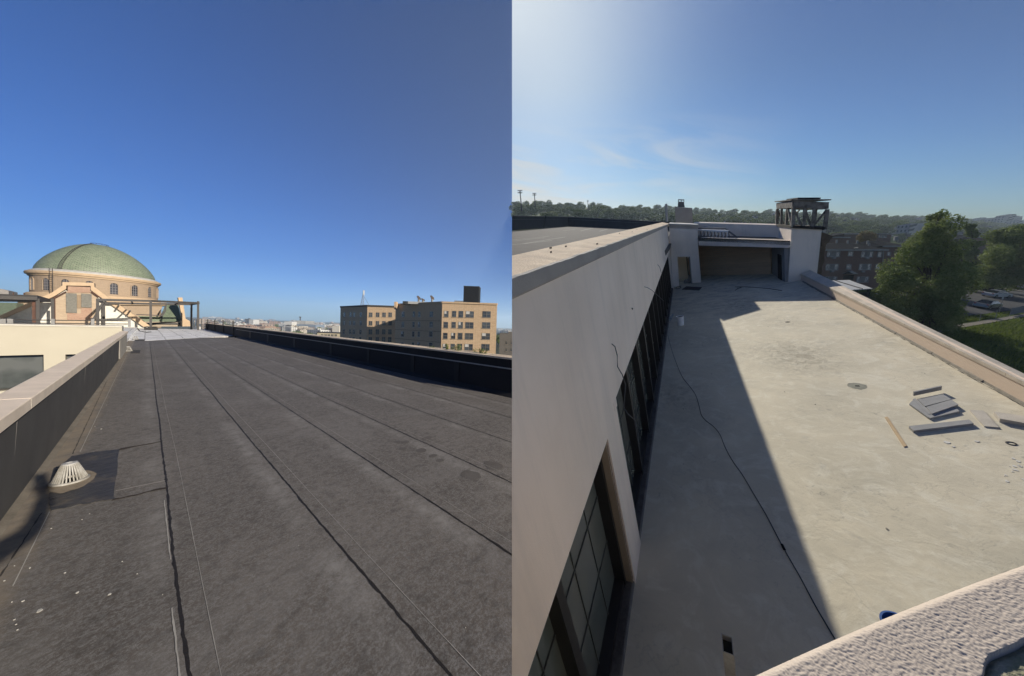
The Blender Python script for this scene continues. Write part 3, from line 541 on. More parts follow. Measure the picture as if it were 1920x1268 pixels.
# --- the photographer, just behind the camera; only the raised arm throws its shadow into view
def skin_person():
    P=Thing('person','person in dark jacket standing at the left parapet, one arm raised holding a phone','person',(-.13,-.62,H),S)
    # joints
    hx,hy=-.13,-.62
    J={'pel':(hx,hy,H+.93),'wa':(hx,hy,H+1.10),'ch':(hx,hy+.01,H+1.32),'nk':(hx,hy+.02,H+1.47),'hd':(hx+.01,hy+.05,H+1.56),'sr':(hx+.17,hy,H+1.41),'er':(hx+.41,hy+.05,H+1.51),'wr':(hx+.49,hy+.10,H+1.71),'wx':(hx+.497,hy+.112,H+1.79),
       'sl':(hx-.17,hy,H+1.40),'el':(hx-.23,hy-.02,H+1.12),'wl':(hx-.22,hy+.10,H+.90),'hr':(hx+.09,hy,H+.88),'kr':(hx+.10,hy+.03,H+.48),'ar':(hx+.11,hy-.01,H+.09),'hl':(hx-.09,hy,H+.88),'kl':(hx-.12,hy+.03,H+.48),'al':(hx-.13,hy-.01,H+.09),'tr':(hx+.12,hy+.15,H+.04),'tl':(hx-.14,hy+.15,H+.04)}
    Rr={'pel':.14,'wa':.125,'ch':.145,'nk':.06,'hd':.07,'sr':.08,'er':.066,'wr':.05,'wx':.046,'sl':.065,'el':.045,'wl':.03,'hr':.09,'kr':.062,'ar':.042,'hl':.09,'kl':.062,'al':.042,'tr':.035,'tl':.035}
    E=[('pel','wa'),('wa','ch'),('ch','nk'),('nk','hd'),('ch','sr'),('sr','er'),('er','wr'),('wr','wx'),('ch','sl'),('sl','el'),('el','wl'),('pel','hr'),('hr','kr'),('kr','ar'),('ar','tr'),('pel','hl'),('hl','kl'),('kl','al'),('al','tl')]
    def skin(name,keys,edges,pos,rad,m,root=None,sub=2):
        me=bpy.data.meshes.new(name); me.from_pydata([tuple(np.array(pos[k])-P.loc) for k in keys],[(keys.index(a),keys.index(b)) for a,b in edges],[]); o=bpy.data.objects.new(name,me); colL.objects.link(o); o.parent=P.o
        o.modifiers.new('s','SKIN'); 
        if not me.skin_vertices: return o
        for i,k in enumerate(keys): me.skin_vertices[0].data[i].radius=(rad[k],rad[k]*.85); me.skin_vertices[0].data[i].use_root=(k==(root or keys[0]))
        s=o.modifiers.new('d','SUBSURF'); s.levels=s.render_levels=sub; me.materials.append(m); return o
    cl=mat('dark jacket cloth',(.03,.035,.05)); sk=mat('skin',(.45,.27,.19),bump=.05,rough=.6)
    skin('body',list(J),E,J,Rr,cl)
    mb=MB().lathe((hx+.01,hy+.06,H+1.655),[(.012,-.125),(.045,-.115),(.066,-.07),(.076,0),(.078,.045),(.062,.09),(.03,.118),(.004,.122)],20); P.add('head',mb,sk,clip=False,smooth=True)
    mb=MB().lathe((hx+.01,hy+.048,H+1.668),[(.082,-.03),(.086,.03),(.07,.09),(.035,.122),(.004,.128)],20); P.add('hair',mb,mat('dark hair',(.02,.014,.01)),clip=False,smooth=True)
    w_=np.array(J['wr'])+V(.005,.01,.04)
    pos={'p0':w_,'p1':w_+V(.005,.005,.05)}; rad={'p0':.036,'p1':.044}; ed=[('p0','p1')]
    for i in range(4):
        b0=w_+V(-.03+.021*i,.01,.09); L_=(.070,.080,.075,.058)[i]; pos[f'a{i}']=b0; pos[f'b{i}']=b0+V(-.005,.012,L_*.5); pos[f'c{i}']=b0+V(-.004,.04,L_*.72); rad[f'a{i}']=.010; rad[f'b{i}']=.009; rad[f'c{i}']=.008; ed+=[('p1',f'a{i}'),(f'a{i}',f'b{i}'),(f'b{i}',f'c{i}')]
    pos['t0']=w_+V(-.045,.015,.045); pos['t1']=w_+V(-.06,.045,.075); rad['t0']=.012; rad['t1']=.010; ed+=[('p0','t0'),('t0','t1')]
    skin('hand',list(pos),ed,pos,rad,sk,'p0')
    mb=MB().box(w_[0]-.04,w_[0]+.04,w_[1]+.045,w_[1]+.054,w_[2]+.03,w_[2]+.19); P.add('phone',mb,mat('black phone',(.01,.01,.01),rough=.3),clip=False)
skin_person()
# ---------------------------------------------------------------- left background
ylw=brick('apartment buff brick',(.62,.43,.28),(.48,.34,.22),(.36,.30,.2),patch=.9); GZ=-24.  # one buff brick colour for all sides of the blocks and the chimney
wg=glass('apartment window glass',(.03,.035,.045),.1,(.07,.08,.09),.3); wf=mat('white window frame',(.55,.55,.53),fine=90); sill=mat('pale sill',(.38,.33,.27))
eL=unit(V(RIGHT[0],RIGHT[1],0)); lL=V(0,1.,0)
bl=Thing('apartment_block','buff brick apartment block, sunlit end wall, shaded side, black tower on the roof','apartment block',(C(S,828,612,87.)*V(1,1,0)+V(0,0,GZ)),S)
c1=C(S,828,612,87.); f1=Face(S,c1,eL)
uR=f1.uv(931,610)[0]; vt=f1.uv(828,567.6)[1]; uB=f1.uv(858.3,600)[0]
vtr=f1.uv(931,569.8)[1]
# plan: lit face from C1 to C2, side from C1 back along the roof direction
side=Face(S,c1,-lL) ; 
uS=side.uv(741,610)[0]; sgn=1 if uS>0 else -1
LS=abs(uS); depth=lL*LS
zt_=vt+c1[2]
a=c1.copy(); b_=f1.p(uR,0); a[2]=b_[2]=zt_
mb=MB().ext([a,b_,b_+depth,a+depth],(0,0,GZ-zt_)); bl.add('wall',mb,ylw,clip=True)
mb=MB()
for p,q in ((a,b_),(b_,b_+depth),(b_+depth,a+depth),(a+depth,a)): mb.beam(p+V(0,0,.1),q+V(0,0,.1),.5,.5)
bl.add('parapet',mb,ylw)
def win(face,T,px0,py0,px1,py1,split=1,blind=0,light=None):
    u0,u1,v0,v1=face.rect(px0,py0,px1,py1); mb=MB(); face.box(mb,u0,u1,v0,v1,-.1,.03); wo=T.add('window',mb,wg)
    if not wo: return
    mb=MB(); t_=.07; face.box(mb,u0,u1,v1-t_,v1,0.,.07); face.box(mb,u0-.1,u1+.1,v0-.14,v0,0,.16)
    for i in range(split+1): x=u0+(u1-u0)*i/split; face.box(mb,max(u0,x-t_/2),min(u1,x+t_/2),v0,v1,.0,.075)
    face.box(mb,u0,u1,(v0+v1)/2-.03,(v0+v1)/2+.03,0.,.055); T.add('frame',mb,wf if light else sill,parent=wo)
    if blind: mb=MB(); face.box(mb,u0+.08,u0+(u1-u0)*.5,(v0+v1)/2,v1-.08,.035,.045); T.add('blind',mb,mat('white blind',(.75,.74,.7)),parent=wo)
rowt=[(583,594.5),(603.6,615),(624,635.5),(644.5,656)]
cols=[(833,841,1),(848,855.5,1),(860.2,868.6,1),(873.5,888.5,2),(905,920,2)]
bb=[(0,0,1,0,1),(1,1,0,0,0),(0,0,1,1,0),(1,0,0,1,0)]
for r,(t0,t1) in enumerate(rowt):
    for i,(x0,x1,sp) in enumerate(cols):
        sh=(-.7*r if i>1 else -.9*r); win(f1,bl,x0+sh,t0+(.4 if i>2 else 0),x1+sh,t1+(1.0 if i>1 else 0),sp,(r+i)%3==0)
for r,(t0,t1) in enumerate([(584.5,594),(603.5,613.5),(621.5,631.5),(640,650)]):
    for i,(x0,x1) in enumerate(((753.5,758.5),(774,778),(784.5,788.5),(806,812))): sh=-.5*r; win(side,bl,x0+sh,t0+(2 if r==3 else 0),x1+sh,t1,1,(r*2+i)%4==0,True)
mb=MB()
for v0 in (601.5,620.5,639): u,vv=side.uv(790,v0); side.box(mb,min(0,uS),max(0,uS),vv-.05,vv+.08,0,.05)
bl.add('string_course',mb,brick('dark course',(.3,.23,.14),(.25,.2,.12),(.2,.18,.12)))
# roof things on the block
dk=mat('black corrugated cladding',(.022,.024,.03),rough=.6,var=.2)
f2=Face(S,C(S,880,600,95.),eL); u0,u1,v0,v1=f2.rect(869.5,537,897.5,569)
mb=MB(); 
for i in range(18): x0=u0+(u1-u0)*i/18; f2.box(mb,x0,x0+(u1-u0)/18*.5,v0-2,v1,-.01,.05)
f2.box(mb,u0,u1,v0-2,v1,-4.5,0); bl.add('roof_tower',mb,dk); mb=MB(); f2.box(mb,u0-.1,u1+.1,v1,v1+.15,-4.6,.1); bl.add('tower_cap',mb,steel)
mb=MB(); f2.box(mb,*f2.rect(852,563.8,868,569)[:2],v0-1,f2.uv(852,563.8)[1],-2,0); bl.add('plant_box',mb,mat('grey plant box',(.30,.31,.32)))
mb=MB(); a,b_=f2.rect(767,565.6,852,569)[:2]; f2.box(mb,a,b_,v0-1,f2.uv(780,566.2)[1],-3,1.); bl.add('roof_edge',mb,mat('white roof upstand',(.6,.6,.58)))
def turbine(px,py,s,lab):
    q=f2.uv(px,568); T=Thing('roof_ventilator',lab,'roof ventilator',f2.p(q[0],q[1]),S,'ventilators on the apartment block roof')
    c=f2.p(q[0],q[1],.5); h=f2.uv(px,py)[1]-q[1]
    T.add('stack',MB().lathe(c,[(.35,-.5),(.35,h*.45),(.2,h*.5)],12),galv); T.add('cowl',MB().ext([c+V(-.2,0,h*.4),c+V(.55,-.4,h*.45),c+V(.35,-.3,h*.75),c+V(-.25,0,h),c+V(-.6,.3,h*.95)],(.3,.5,0)),mat('brown cowl',(.14,.11,.09)))
turbine(786,555,1,'left and taller of two cowled roof ventilators on the apartment block'); turbine(811,554.5,1,'right one of the cowled roof ventilators, nearer the black tower'); turbine(794,560,1,'short squat ventilator between two tall ones on the block')
mb=MB(); a=f2.uv(757,571); f2.box(mb,a[0],f2.uv(767,571)[0],a[1],f2.uv(760,565.5)[1],-1.5,1); single('water_tank',mb,mat('dark tank',(.06,.06,.06)),S,'low dark rounded tank on the roof edge of the shaded side','tank')
# rear block
c2=C(S,688,612,116.); f3=Face(S,c2,eL); s3=Face(S,c2,-lL); uR3=f3.uv(740,600)[0]; uS3=s3.uv(638,600)[0]
br=Thing('apartment_block','rear apartment block with a mast on top and a slanting shadow across its wall','apartment block',(c2*V(1,1,0)+V(0,0,GZ)),S)
zt2=c2[2]+f3.uv(688,574)[1]; a=c2.copy(); b_=f3.p(uR3+4,0); a[2]=b_[2]=zt2; dp=lL*abs(uS3)
br.add('wall',MB().ext([a,b_,b_+dp,a+dp],(0,0,GZ-zt2)),ylw)
mb=MB()
for p,q in ((a,b_),(b_,b_+dp),(b_+dp,a+dp),(a+dp,a)): mb.beam(p+V(0,0,.15),q+V(0,0,.15),.5,.6)
br.add('parapet',mb,mat('dark parapet cap',(.10,.09,.08)))
for r,(t0,t1) in enumerate([(586,594.5),(602,610),(617.5,627),(632,641.5)]):
    for i,x0 in enumerate((692,705,717,728.5)): win(f3,br,x0-.3*r,t0,x0+6.5-.3*r,t1,2)
    for i,x0 in enumerate((643.8,655.5,662.5,675)): win(s3,br,x0-.4*r,t0,x0+3.8-.4*r,t1-.5,1,0,True)
mt=Thing('antenna_mast','slender lattice antenna mast with a slanting brace on the rear block','mast',C(S,681,574,122.),S)
a=C(S,679,574,122.); b_=C(S,682,547,122.)
for dx in (-.35,.35): mt.add('leg',MB().tube([a+eL*dx*2,b_+eL*dx*.2],.09,4),galv)
mb=MB(); 
for i in range(9): p=a+(b_-a)*i/9; q=a+(b_-a)*(i+1)/9; w_=.7*(1-i/9)+.08; mb.tube([p-eL*w_,q+eL*w_*.85],.05,4); mb.tube([p+eL*w_,p-eL*w_],.05,4)
mt.add('lattice',mb,galv); mt.add('panel_antenna',MB().beam(b_-V(0,0,1.5),b_+V(0,0,.5),.5,.3),mat('white antenna',(.6,.6,.6))); mt.add('stay',MB().tube([C(S,683,557,122.),C(S,693,574,122.)],.06,4),galv)
mb=MB(); q=C(S,741,572,100.); single('chimney',MB().ext([C(S,739,566,100.),C(S,743.5,566,100.),C(S,743.5,580,100.),C(S,739,580,100.)],FWD*1.2),ylw,S,'slim brick chimney where the two apartment blocks meet','chimney')
# dark block at the edge
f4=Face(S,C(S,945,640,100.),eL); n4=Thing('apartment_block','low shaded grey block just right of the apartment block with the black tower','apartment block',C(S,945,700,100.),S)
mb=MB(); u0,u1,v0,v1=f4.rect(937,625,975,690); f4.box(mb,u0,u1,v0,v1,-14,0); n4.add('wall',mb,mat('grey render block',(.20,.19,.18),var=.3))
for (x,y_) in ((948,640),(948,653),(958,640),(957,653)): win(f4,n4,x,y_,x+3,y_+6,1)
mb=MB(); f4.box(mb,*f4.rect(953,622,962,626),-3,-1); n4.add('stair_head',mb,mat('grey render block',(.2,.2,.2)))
# --- foliage helper: crowns made of many small leaf faces in clumps
def leaves(mb,cl,n,size,mi=0,up=(0,0,1),flat=.3):
    cl=[(np.array(c,float),np.array(r,float)*np.ones(3)) for c,r in cl]; vol=np.array([r.prod()**.67 for _,r in cl]); ch_=rng.choice(len(cl),n,p=vol/vol.sum())
    d=rng.normal(size=(n,3)); d/=np.linalg.norm(d,axis=1)[:,None]; rad=rng.uniform(.45,1.04,n)**.6
    cs=np.array([c for c,_ in cl])[ch_]; rs=np.array([r for _,r in cl])[ch_]; p=cs+d*rs*rad[:,None]
    nr=d*.6+rng.normal(size=(n,3))*.6+np.array(up)*flat; nr/=np.linalg.norm(nr,axis=1)[:,None]
    t=np.cross(nr,rng.normal(size=(n,3))); t/=np.linalg.norm(t,axis=1)[:,None]; b_=np.cross(nr,t); s=size*rng.uniform(.6,1.35,n)[:,None]
    q=np.stack([p-t*s,p-b_*s*.6,p+t*s,p+b_*s*.6],1).reshape(-1,3); base=len(mb.v); mb.v+=[tuple(x) for x in q]; mb.f+=[(base+4*i,base+4*i+1,base+4*i+2,base+4*i+3) for i in range(n)]; mb.m+=[mi if isinstance(mi,int) else int(mi[k]) for k in range(n)]
vine=leaf('vine leaf',(.10,.16,.035),(.20,.20,.07),.25,3)
def weed(px,py,dep,w_,h,n,lab,g=None):
    c=X(S,px,py,XR+.2); w_=w_*.9; h=h*.62; eW=V(.1,1.,0); T=Thing('parapet_weed',lab,'weed',c,S,g); mb=MB(); cl=[]
    for i in range(n):
        x=random.uniform(-w_,w_); top=c+eW*x+V(0,0,h*random.uniform(.5,1.)); st=c+eW*x*.6; mb.tube([st,(st+top)/2+eW*.03,top],.006,4); cl.append((top,random.uniform(.03,.07))); cl.append(((st+top)/2,.045))
    T.add('stem',mb,mat('green stem',(.12,.14,.05))); mb=MB(); leaves(mb,cl,n*34,.016); T.add('leaves',mb,vine)
weed(852,663,7.8,.35,.40,7,'bushy green weed topping the far parapet below the corner of the apartment block'); weed(838,658,8.4,.12,.28,3,'small two stem weed beside the bushy weed on the parapet'); weed(900,667,6.8,.3,.30,8,'sprawling weed in front of the right hand windows of the apartment block')
weed(925,673,6.2,.18,.16,5,'low weed at the foot of the right corner of the apartment block'); weed(812,656,9.,.25,.12,4,'flat dry weed on the parapet before the shaded side wall'); weed(948,675,5.8,.25,.12,6,'low green weed on the parapet before the low grey block')
# --- land, city and trees to the horizon
def land_mat(name,a,b_,sc_): return mat(name,a,var=.5,sc_=sc_,fine=sc_*12,bump=0,c2=b_)
mb=MB(); gx=[]; 
def hL(x,y): 
    r=math.hypot(x,y); return GZ+max(0,(r-2500))*.0130
NRr=np.concatenate([[30],np.geomspace(60,4900,40)]); AZ=np.linspace(-.6,1.25,90); vs=[]
for r in NRr: vs+=[(r*math.sin(a),r*math.cos(a),hL(r*math.sin(a),r*math.cos(a))+(0 if r<2500 else 18*max(0,noise.noise(Vector((a*9,r/3000,2)))))) for a in AZ]
k_=len(AZ); mb.add(vs,[(i*k_+j,i*k_+j+1,(i+1)*k_+j+1,(i+1)*k_+j) for i in range(len(NRr)-1) for j in range(k_-1)])
single('ground',mb,land_mat('distant town ground',(.16,.17,.12),(.07,.09,.05),.02),S,kind='structure',loc=(0,0,GZ))
def bwin(name,c,wc=(.05,.05,.06),sx=3.2,sz=3.2):
    if name in _mc: return _mc[name]
    m,t_,b,o=nodes(name); k=NT(t_); x,y,z=k.xyz(); u=k.m('FRACT',k.m('DIVIDE',k.m('ADD',k.m('MULTIPLY',x,.62),k.m('MULTIPLY',y,-.78)),sx)); v_=k.m('FRACT',k.m('DIVIDE',z,sz))
    a=k.m('MULTIPLY',k.m('LESS_THAN',k.m('ABSOLUTE',k.m('SUBTRACT',u,.5)),.22),k.m('LESS_THAN',k.m('ABSOLUTE',k.m('SUBTRACT',v_,.5)),.26))
    ge=t_.nodes.new('ShaderNodeNewGeometry'); nz_=k.m('LESS_THAN',k.m('ABSOLUTE',k.xyz(ge.outputs['Normal'])[2]),.5)
    k.set(b,'Base Color',k.mix(k.m('MULTIPLY',a,nz_),k.mix(k.rng(k.noise(.2,4),.4,.6),c,tuple(.8*q for q in c)),wc)); b.inputs['Roughness'].default_value=.8; _mc[name]=m; return m
bm_=[bwin('far cream building',(.55,.50,.42)),bwin('far white building',(.68,.68,.66)),bwin('far tan building',(.42,.34,.27)),bwin('far grey building',(.30,.31,.33)),bwin('far red brick building',(.40,.27,.20))]
rfm=mat('far flat roof',(.38,.37,.36),var=.4,sc_=.1,fine=2,bump=0)
def fbox(px0,px1,pt_,pb,dep,th=15.,face=None):
    f=Face(S,C(S,(px0+px1)/2,pb,dep),eL); u0,u1,v0,v1=f.rect(px0,pt_,px1,pb); mb=MB(); f.box(mb,u0,u1,v0-8,v1,-th,0); return mb
single('brick_apartments',fbox(463,497,611,619.5,640,30),bm_[4],S,'long low red brick building behind the parapet, left of the green trees','building')
single('white_warehouse',fbox(552,573,601,611.5,900,40),bm_[1],S,'biggest bright white block in the distant town, dark mast behind it','building')
single('white_warehouse',fbox(533,547,603,616,880,40),mat('white shed',(.7,.7,.68)),S,'narrow white block left of the biggest white one','building')
single('blue_glass_hall',fbox(556,592,608,612.5,860,40),mat('blue grey glass hall',(.16,.2,.26)),S,'long blue grey hall in front of the biggest white block','building')
T=Thing('yellow_building','cream yellow building with rows of dark windows under a black roof edge','building',C(S,615,640,260.),S)
f=Face(S,C(S,617,630,260.),eL); mb=MB(); u0,u1,v0,v1=f.rect(595,624,637,655); f.box(mb,u0,u1,v0,v1,-14,0); T.add('wall',mb,mat('yellow cream wall',(.72,.62,.42))); mb=MB(); f.box(mb,u0-.3,u1+.3,v1,v1+.7,-14.3,.3); T.add('roof_edge',mb,steel)
for r in (627,633.5):
    for x in (602,608.5,614.5,621,627.5): 
        for dx in (0,2.4): mb=MB(); f.box(mb,*f.rect(x+dx,r,x+dx+1.7,r+4),-.1,.05); T.add('window',mb,wg)
mb=fbox(623,636,611.5,621,330,12); single('white_house',mb,mat('white house',(.7,.68,.62)),S,'white gabled house just left of the dark apartment wall','house')
single('tower_block',fbox(459.5,462.2,597.8,604.5,1500,20),steel,S,'thin dark tower block on the horizon above the guard rail end','building'); single('tower_block',fbox(464.5,466.2,597,604.6,1500,10),steel,S,'very thin dark chimney like tower on the horizon','building')
single('long_white_block',fbox(467,475,599,605,1300,30),bm_[1],S,'pale slab block on the horizon beside the thin dark towers','building')
mk=MB().tube([C(S,562.5,603,1000.),C(S,562.8,594.5,1000.)],1.6,5); mk.tube([C(S,562.5,595.5,1000.),C(S,562.8,594,1000.)],3.,6); single('radio_mast',mk,steel,S,'dark mast rising over the distant town skyline','mast')
# anonymous far buildings
proto=[]
for i,m_ in enumerate(bm_):
    for j in range(2):
        mb=MB(); w_,d_,h=(22,14,9) if j==0 else (34,18,6.5); mb.box(-w_/2,w_/2,-d_/2,d_/2,-6,h); mb.box(-w_/2+2,w_/2-2,-d_/2+2,d_/2-2,h,h+.8); 
        if j: mb.box(-4,2,-3,3,h,h+3)
        me=mesh_of(mb,'distant_building',[m_],(0,0,0),S,False); proto.append(me)
ang=math.atan2(eL[1],eL[0]); nb=0
for i in range(150):
    px=random.uniform(376,640) if i<125 else random.uniform(936,960); dep=random.choice([random.uniform(560,900),random.uniform(800,1800),random.uniform(1500,3600)])
    q=C(S,px,610,dep); x,y=q[0],q[1]
    if px>498 and px<590 and dep<600: continue
    o=bpy.data.objects.new('distant_building',random.choice(proto)); colL.objects.link(o); s=random.uniform(.7,1.25)*(1 if dep<1200 else 1.6)
    o.matrix_world=Matrix.Translation((x,y,hL(x,y)+2))@Matrix.Rotation(ang+random.choice((0,.35,-.4,1.2)),4,'Z')@Matrix.Scale(s,4)
    tag(o,'small pale building lost among the roofs of the distant town','building','buildings of the distant town beyond the long roof')
def tree_mesh(name,h,w_,n,ls,lm,tm,mult=5):
    mb=MB(); mb.tube([(0,0,-1),(.1,0,h*.25),(-.1,.1,h*.5)],[h*.03,h*.022,h*.01],6,1); cl=[]
    for i in range(mult+4): a=random.uniform(0,6.3); r=random.uniform(.15,.34)*w_; z=random.uniform(.35,.8)*h; cl.append(((r*math.cos(a)*1.2,r*math.sin(a)*1.2,z),(random.uniform(.18,.30)*w_,)*2+(random.uniform(.12,.22)*h,)))
    cl.append(((0,0,h*.82),(.2*w_,.2*w_,.18*h))); leaves(mb,cl,n,ls,0); return mesh_of(mb,name,[lm,tm],(0,0,0),'L',False)
bark=mat('bark',(.10,.08,.06),var=.4,sc_=4,fine=20,bump=.5)
tl=leaf('town tree leaf',(.075,.12,.035),(.16,.20,.07),.2,.4); TP=[tree_mesh('tree',11,10,420,.62,tl,bark) for _ in range(3)]
for i in range(120):
    if i<58: px=random.uniform(492,596); t0=(px-492)/104; dep=random.uniform(300,470)-60*t0; sc_=random.uniform(.75,1.05)
    elif i<98: px=random.uniform(385,640); dep=random.uniform(650,1500); sc_=random.uniform(.8,1.3)
    else: px=random.uniform(932,960); dep=random.uniform(220,900); sc_=random.uniform(.9,1.4)
    q=C(S,px,610,dep); o=bpy.data.objects.new('tree',random.choice(TP)); colL.objects.link(o)
    o.matrix_world=Matrix.Translation((q[0],q[1],hL(q[0],q[1])))@Matrix.Rotation(random.uniform(0,6),4,'Z')@Matrix.Scale(sc_,4)
    g=('leafy tree in the green belt below the distant town','trees of the green belt') if i<58 else (('tree scattered among the distant roofs','trees among the distant roofs') if i<98 else ('tree behind the low grey block at the right','trees behind the low grey block'))
    tag(o,g[0],'tree',g[1])
# ================================================================ RIGHT VIEW: the terrace
S='R'; DZ=-4.7; XW=-.985
CR=MR.T@V(1,0,0); CF=MR.T@V(0,1,0); UPB=MR.T@unit(V(0,-.15,.99)); CRB=unit(CR-UPB*np.dot(CR,UPB))
def Gd(px,dep,h):
    tx=(px-960)/FOC; nc=MR@NG; z=(-h-nc[0]*tx*dep-nc[1]*dep)/nc[2]; return MR.T@V(tx*dep,dep,z)
# --- deck
def deck_mat():
    m,t,b,o=nodes('skim coated terrace deck'); k=NT(t); 
    base=k.mix(k.rng(k.noise(.55,6,.62,dist=.6),.36,.66),(.47,.425,.325),(.37,.34,.265))
    base=k.mix(k.m('MULTIPLY',k.rng(k.noise(2.3,7,.7,dist=1.2),.50,.66),.55),base,(.53,.505,.42))
    base=k.mix(k.m('MULTIPLY',k.rng(k.noise(1.1,7,.75),.60,.70),.5),base,(.26,.25,.22))
    st=k.rng(k.noise(7,7,.8,dist=1.2),.54,.68); ar=k.rng(k.noise(.5,3),.48,.6); base=k.mix(k.m('MULTIPLY',k.m('MULTIPLY',st,ar),.8),base,(.22,.205,.17))
    # dirt by the shaded end
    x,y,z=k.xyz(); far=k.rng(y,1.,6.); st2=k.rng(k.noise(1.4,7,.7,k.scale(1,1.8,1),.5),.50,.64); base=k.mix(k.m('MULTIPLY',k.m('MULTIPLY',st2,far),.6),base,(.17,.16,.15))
    v=k.n('ShaderNodeTexVoronoi'); v.feature='DISTANCE_TO_EDGE'; v.inputs['Scale'].default_value=.62
    wv=k.n('ShaderNodeVectorMath',operation='ADD'); t.links.new(k.tc,wv.inputs[0]); nn=k.n('ShaderNodeTexNoise'); nn.inputs['Scale'].default_value=3.; nn.inputs['Detail'].default_value=6; t.links.new(k.tc,nn.inputs['Vector']); sc2=k.n('ShaderNodeVectorMath',operation='SCALE'); sc2.inputs['Scale'].default_value=.9; t.links.new(nn.outputs['Color'],sc2.inputs[0]); t.links.new(sc2.outputs[0],wv.inputs[1]); t.links.new(wv.outputs[0],v.inputs['Vector'])
    cr=k.m('MULTIPLY',k.rng(v.outputs['Distance'],.012,.0),k.rng(k.noise(.7,3),.47,.56)); base=k.mix(k.m('MULTIPLY',cr,.22),base,(.22,.21,.18))
    for px,py,r_ in ((1487,662,1.5),(1400,575,1.3),(1500,672,.9),(1268,742,1.0),(1375,570,1.4),(1470,606,.7)):   # soft ponding stains
        q_=Z('R',px,py,DZ); dx=k.m('SUBTRACT',x,float(q_[0]-2)); dy=k.m('MULTIPLY',k.m('SUBTRACT',y,float(q_[1]-12)),.7); dd=k.m('POWER',k.m('ADD',k.m('MULTIPLY',dx,dx),k.m('MULTIPLY',dy,dy)),.5)
        base=k.mix(k.m('MULTIPLY',k.m('MULTIPLY',k.rng(dd,r_,r_*.2),k.rng(k.noise(5,7,.75,dist=1.),.46,.6)),.6),base,(.24,.215,.165))
    k.set(b,'Base Color',base); b.inputs['Roughness'].default_value=.75; b.inputs['Specular IOR Level'].default_value=.3
    k.bump(k.m('ADD',k.m('ADD',k.m('MULTIPLY',k.noise(2.2,8,.66,dist=.35),1.1),k.m('MULTIPLY',cr,-.07)),k.m('MULTIPLY',k.noise(60,3),.06)),b,.4,.03); return m
MD=deck_mat()
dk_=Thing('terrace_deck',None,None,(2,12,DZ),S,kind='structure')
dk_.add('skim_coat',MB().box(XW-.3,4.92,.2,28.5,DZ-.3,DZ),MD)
dust=mat('blue grey stone dust',(.30,.31,.31),var=.5,sc_=3,fine=30,bump=.1,c2=(.42,.41,.36))
mb=MB(); q=Z(S,1607,724,DZ); mb.add([(q[0],q[1],DZ+.003)]+[(q[0]+.15*math.cos(a)*(1+.25*noise.noise(Vector((a*2,1,0)))),q[1]+.16*math.sin(a)*(1+.25*noise.noise(Vector((a*2,5,0)))),DZ+.0015) for a in np.linspace(0,6.28,24,endpoint=False)],[(0,1+i,1+(i+1)%24) for i in range(24)]); dk_.add('drain_patch',mb,mat('greenish damp patch',(.44,.44,.36),var=.4,sc_=8)); 
mb=MB().ext([(q[0]-.035,q[1]-.02,DZ),(q[0]+.035,q[1]-.03,DZ),(q[0]+.04,q[1]+.03,DZ),(q[0]-.02,q[1]+.035,DZ)],(0,0,.006)); dk_.add('drain_hole',mb,mat('hole',(.08,.08,.07)))
q=Z(S,1477,604,DZ); dk_.add('drain_hole',MB().lathe((q[0],q[1],DZ),[(.07,.0),(.05,.008)],12),mat('hole',(.1,.1,.09)))
mb=MB()
for i in range(30):
    x,y=random.uniform(-.9,4.8),random.uniform(2.6,20); r=random.uniform(.006,.016); mb.ext([(x+r*math.cos(t_)*random.uniform(.6,1.2),y+r*math.sin(t_)*1.4,DZ+.001) for t_ in (0,1.3,2.4,3.6,4.9)],(0,0,.006))
dk_.add('grit',mb,mat('grit',(.4,.38,.32)))
mb=MB()
for i in range(14): 
    x,y=Z(S,random.uniform(1880,1922),random.uniform(858,905),DZ)[:2]; r=random.uniform(.006,.022); mb.ext([(x+r*math.cos(t_)*random.uniform(.5,1.2),y+r*math.sin(t_)*1.4,DZ+.001) for t_ in (0,1.3,2.4,3.6,4.9)],(0,0,.004))
for px,py,r in ((1831,828,.03),(1788,838,.025),(1776,830,.05)): q=Z(S,px,py,DZ); mb.ext([(q[0]+r*math.cos(t_)*random.uniform(.5,1.2),q[1]+r*math.sin(t_)*random.uniform(.4,.9),DZ+.001) for t_ in (0,.9,1.7,2.6,3.4,4.3,5.3)],(0,0,.006))
dk_.add('plaster_crumbs',mb,mat('plaster crumb',(.95,.92,.85)))
# --- long white wall with its windows
def ren_mat():
    m,t,b,o=nodes('white wall render'); k=NT(t); base=k.mix(k.rng(k.noise(.8,5),.38,.64),(.90,.785,.675),(.83,.72,.61))
    base=k.mix(k.m('MULTIPLY',k.rng(k.noise(2.2,5,.7,k.scale(1,1,.12)),.5,.68),.3),base,(.60,.545,.48)); base=k.mix(k.m('MULTIPLY',k.rng(k.noise(3.5,6,.8),.6,.7),.25),base,(.9,.84,.77))
    k.set(b,'Base Color',base); b.inputs['Roughness'].default_value=.95; b.inputs['Specular IOR Level'].default_value=.2; k.bump(k.m('ADD',k.noise(160,3),k.m('MULTIPLY',k.noise(3,4),1.5)),b,.3,.008); return m
ren=ren_mat()
bz=mat('bronze window frame',(.035,.032,.03),rough=.45,var=.2,spec=.5,bump=0); gl2=glass('terrace glazing',(.19,.225,.205),.10,(.29,.295,.25),.5)
tw=Thing('terrace_wall','long white rendered wall with tall dark windows and a sandy top','wall',(XW,12,DZ),S)
a0=X(S,960,518,XW); a1=X(S,1255,419.5,XW); sl_=(a1[2]-a0[2])/(a1[1]-a0[1]); zi=lambda y: a0[2]+sl_*(y-a0[1])
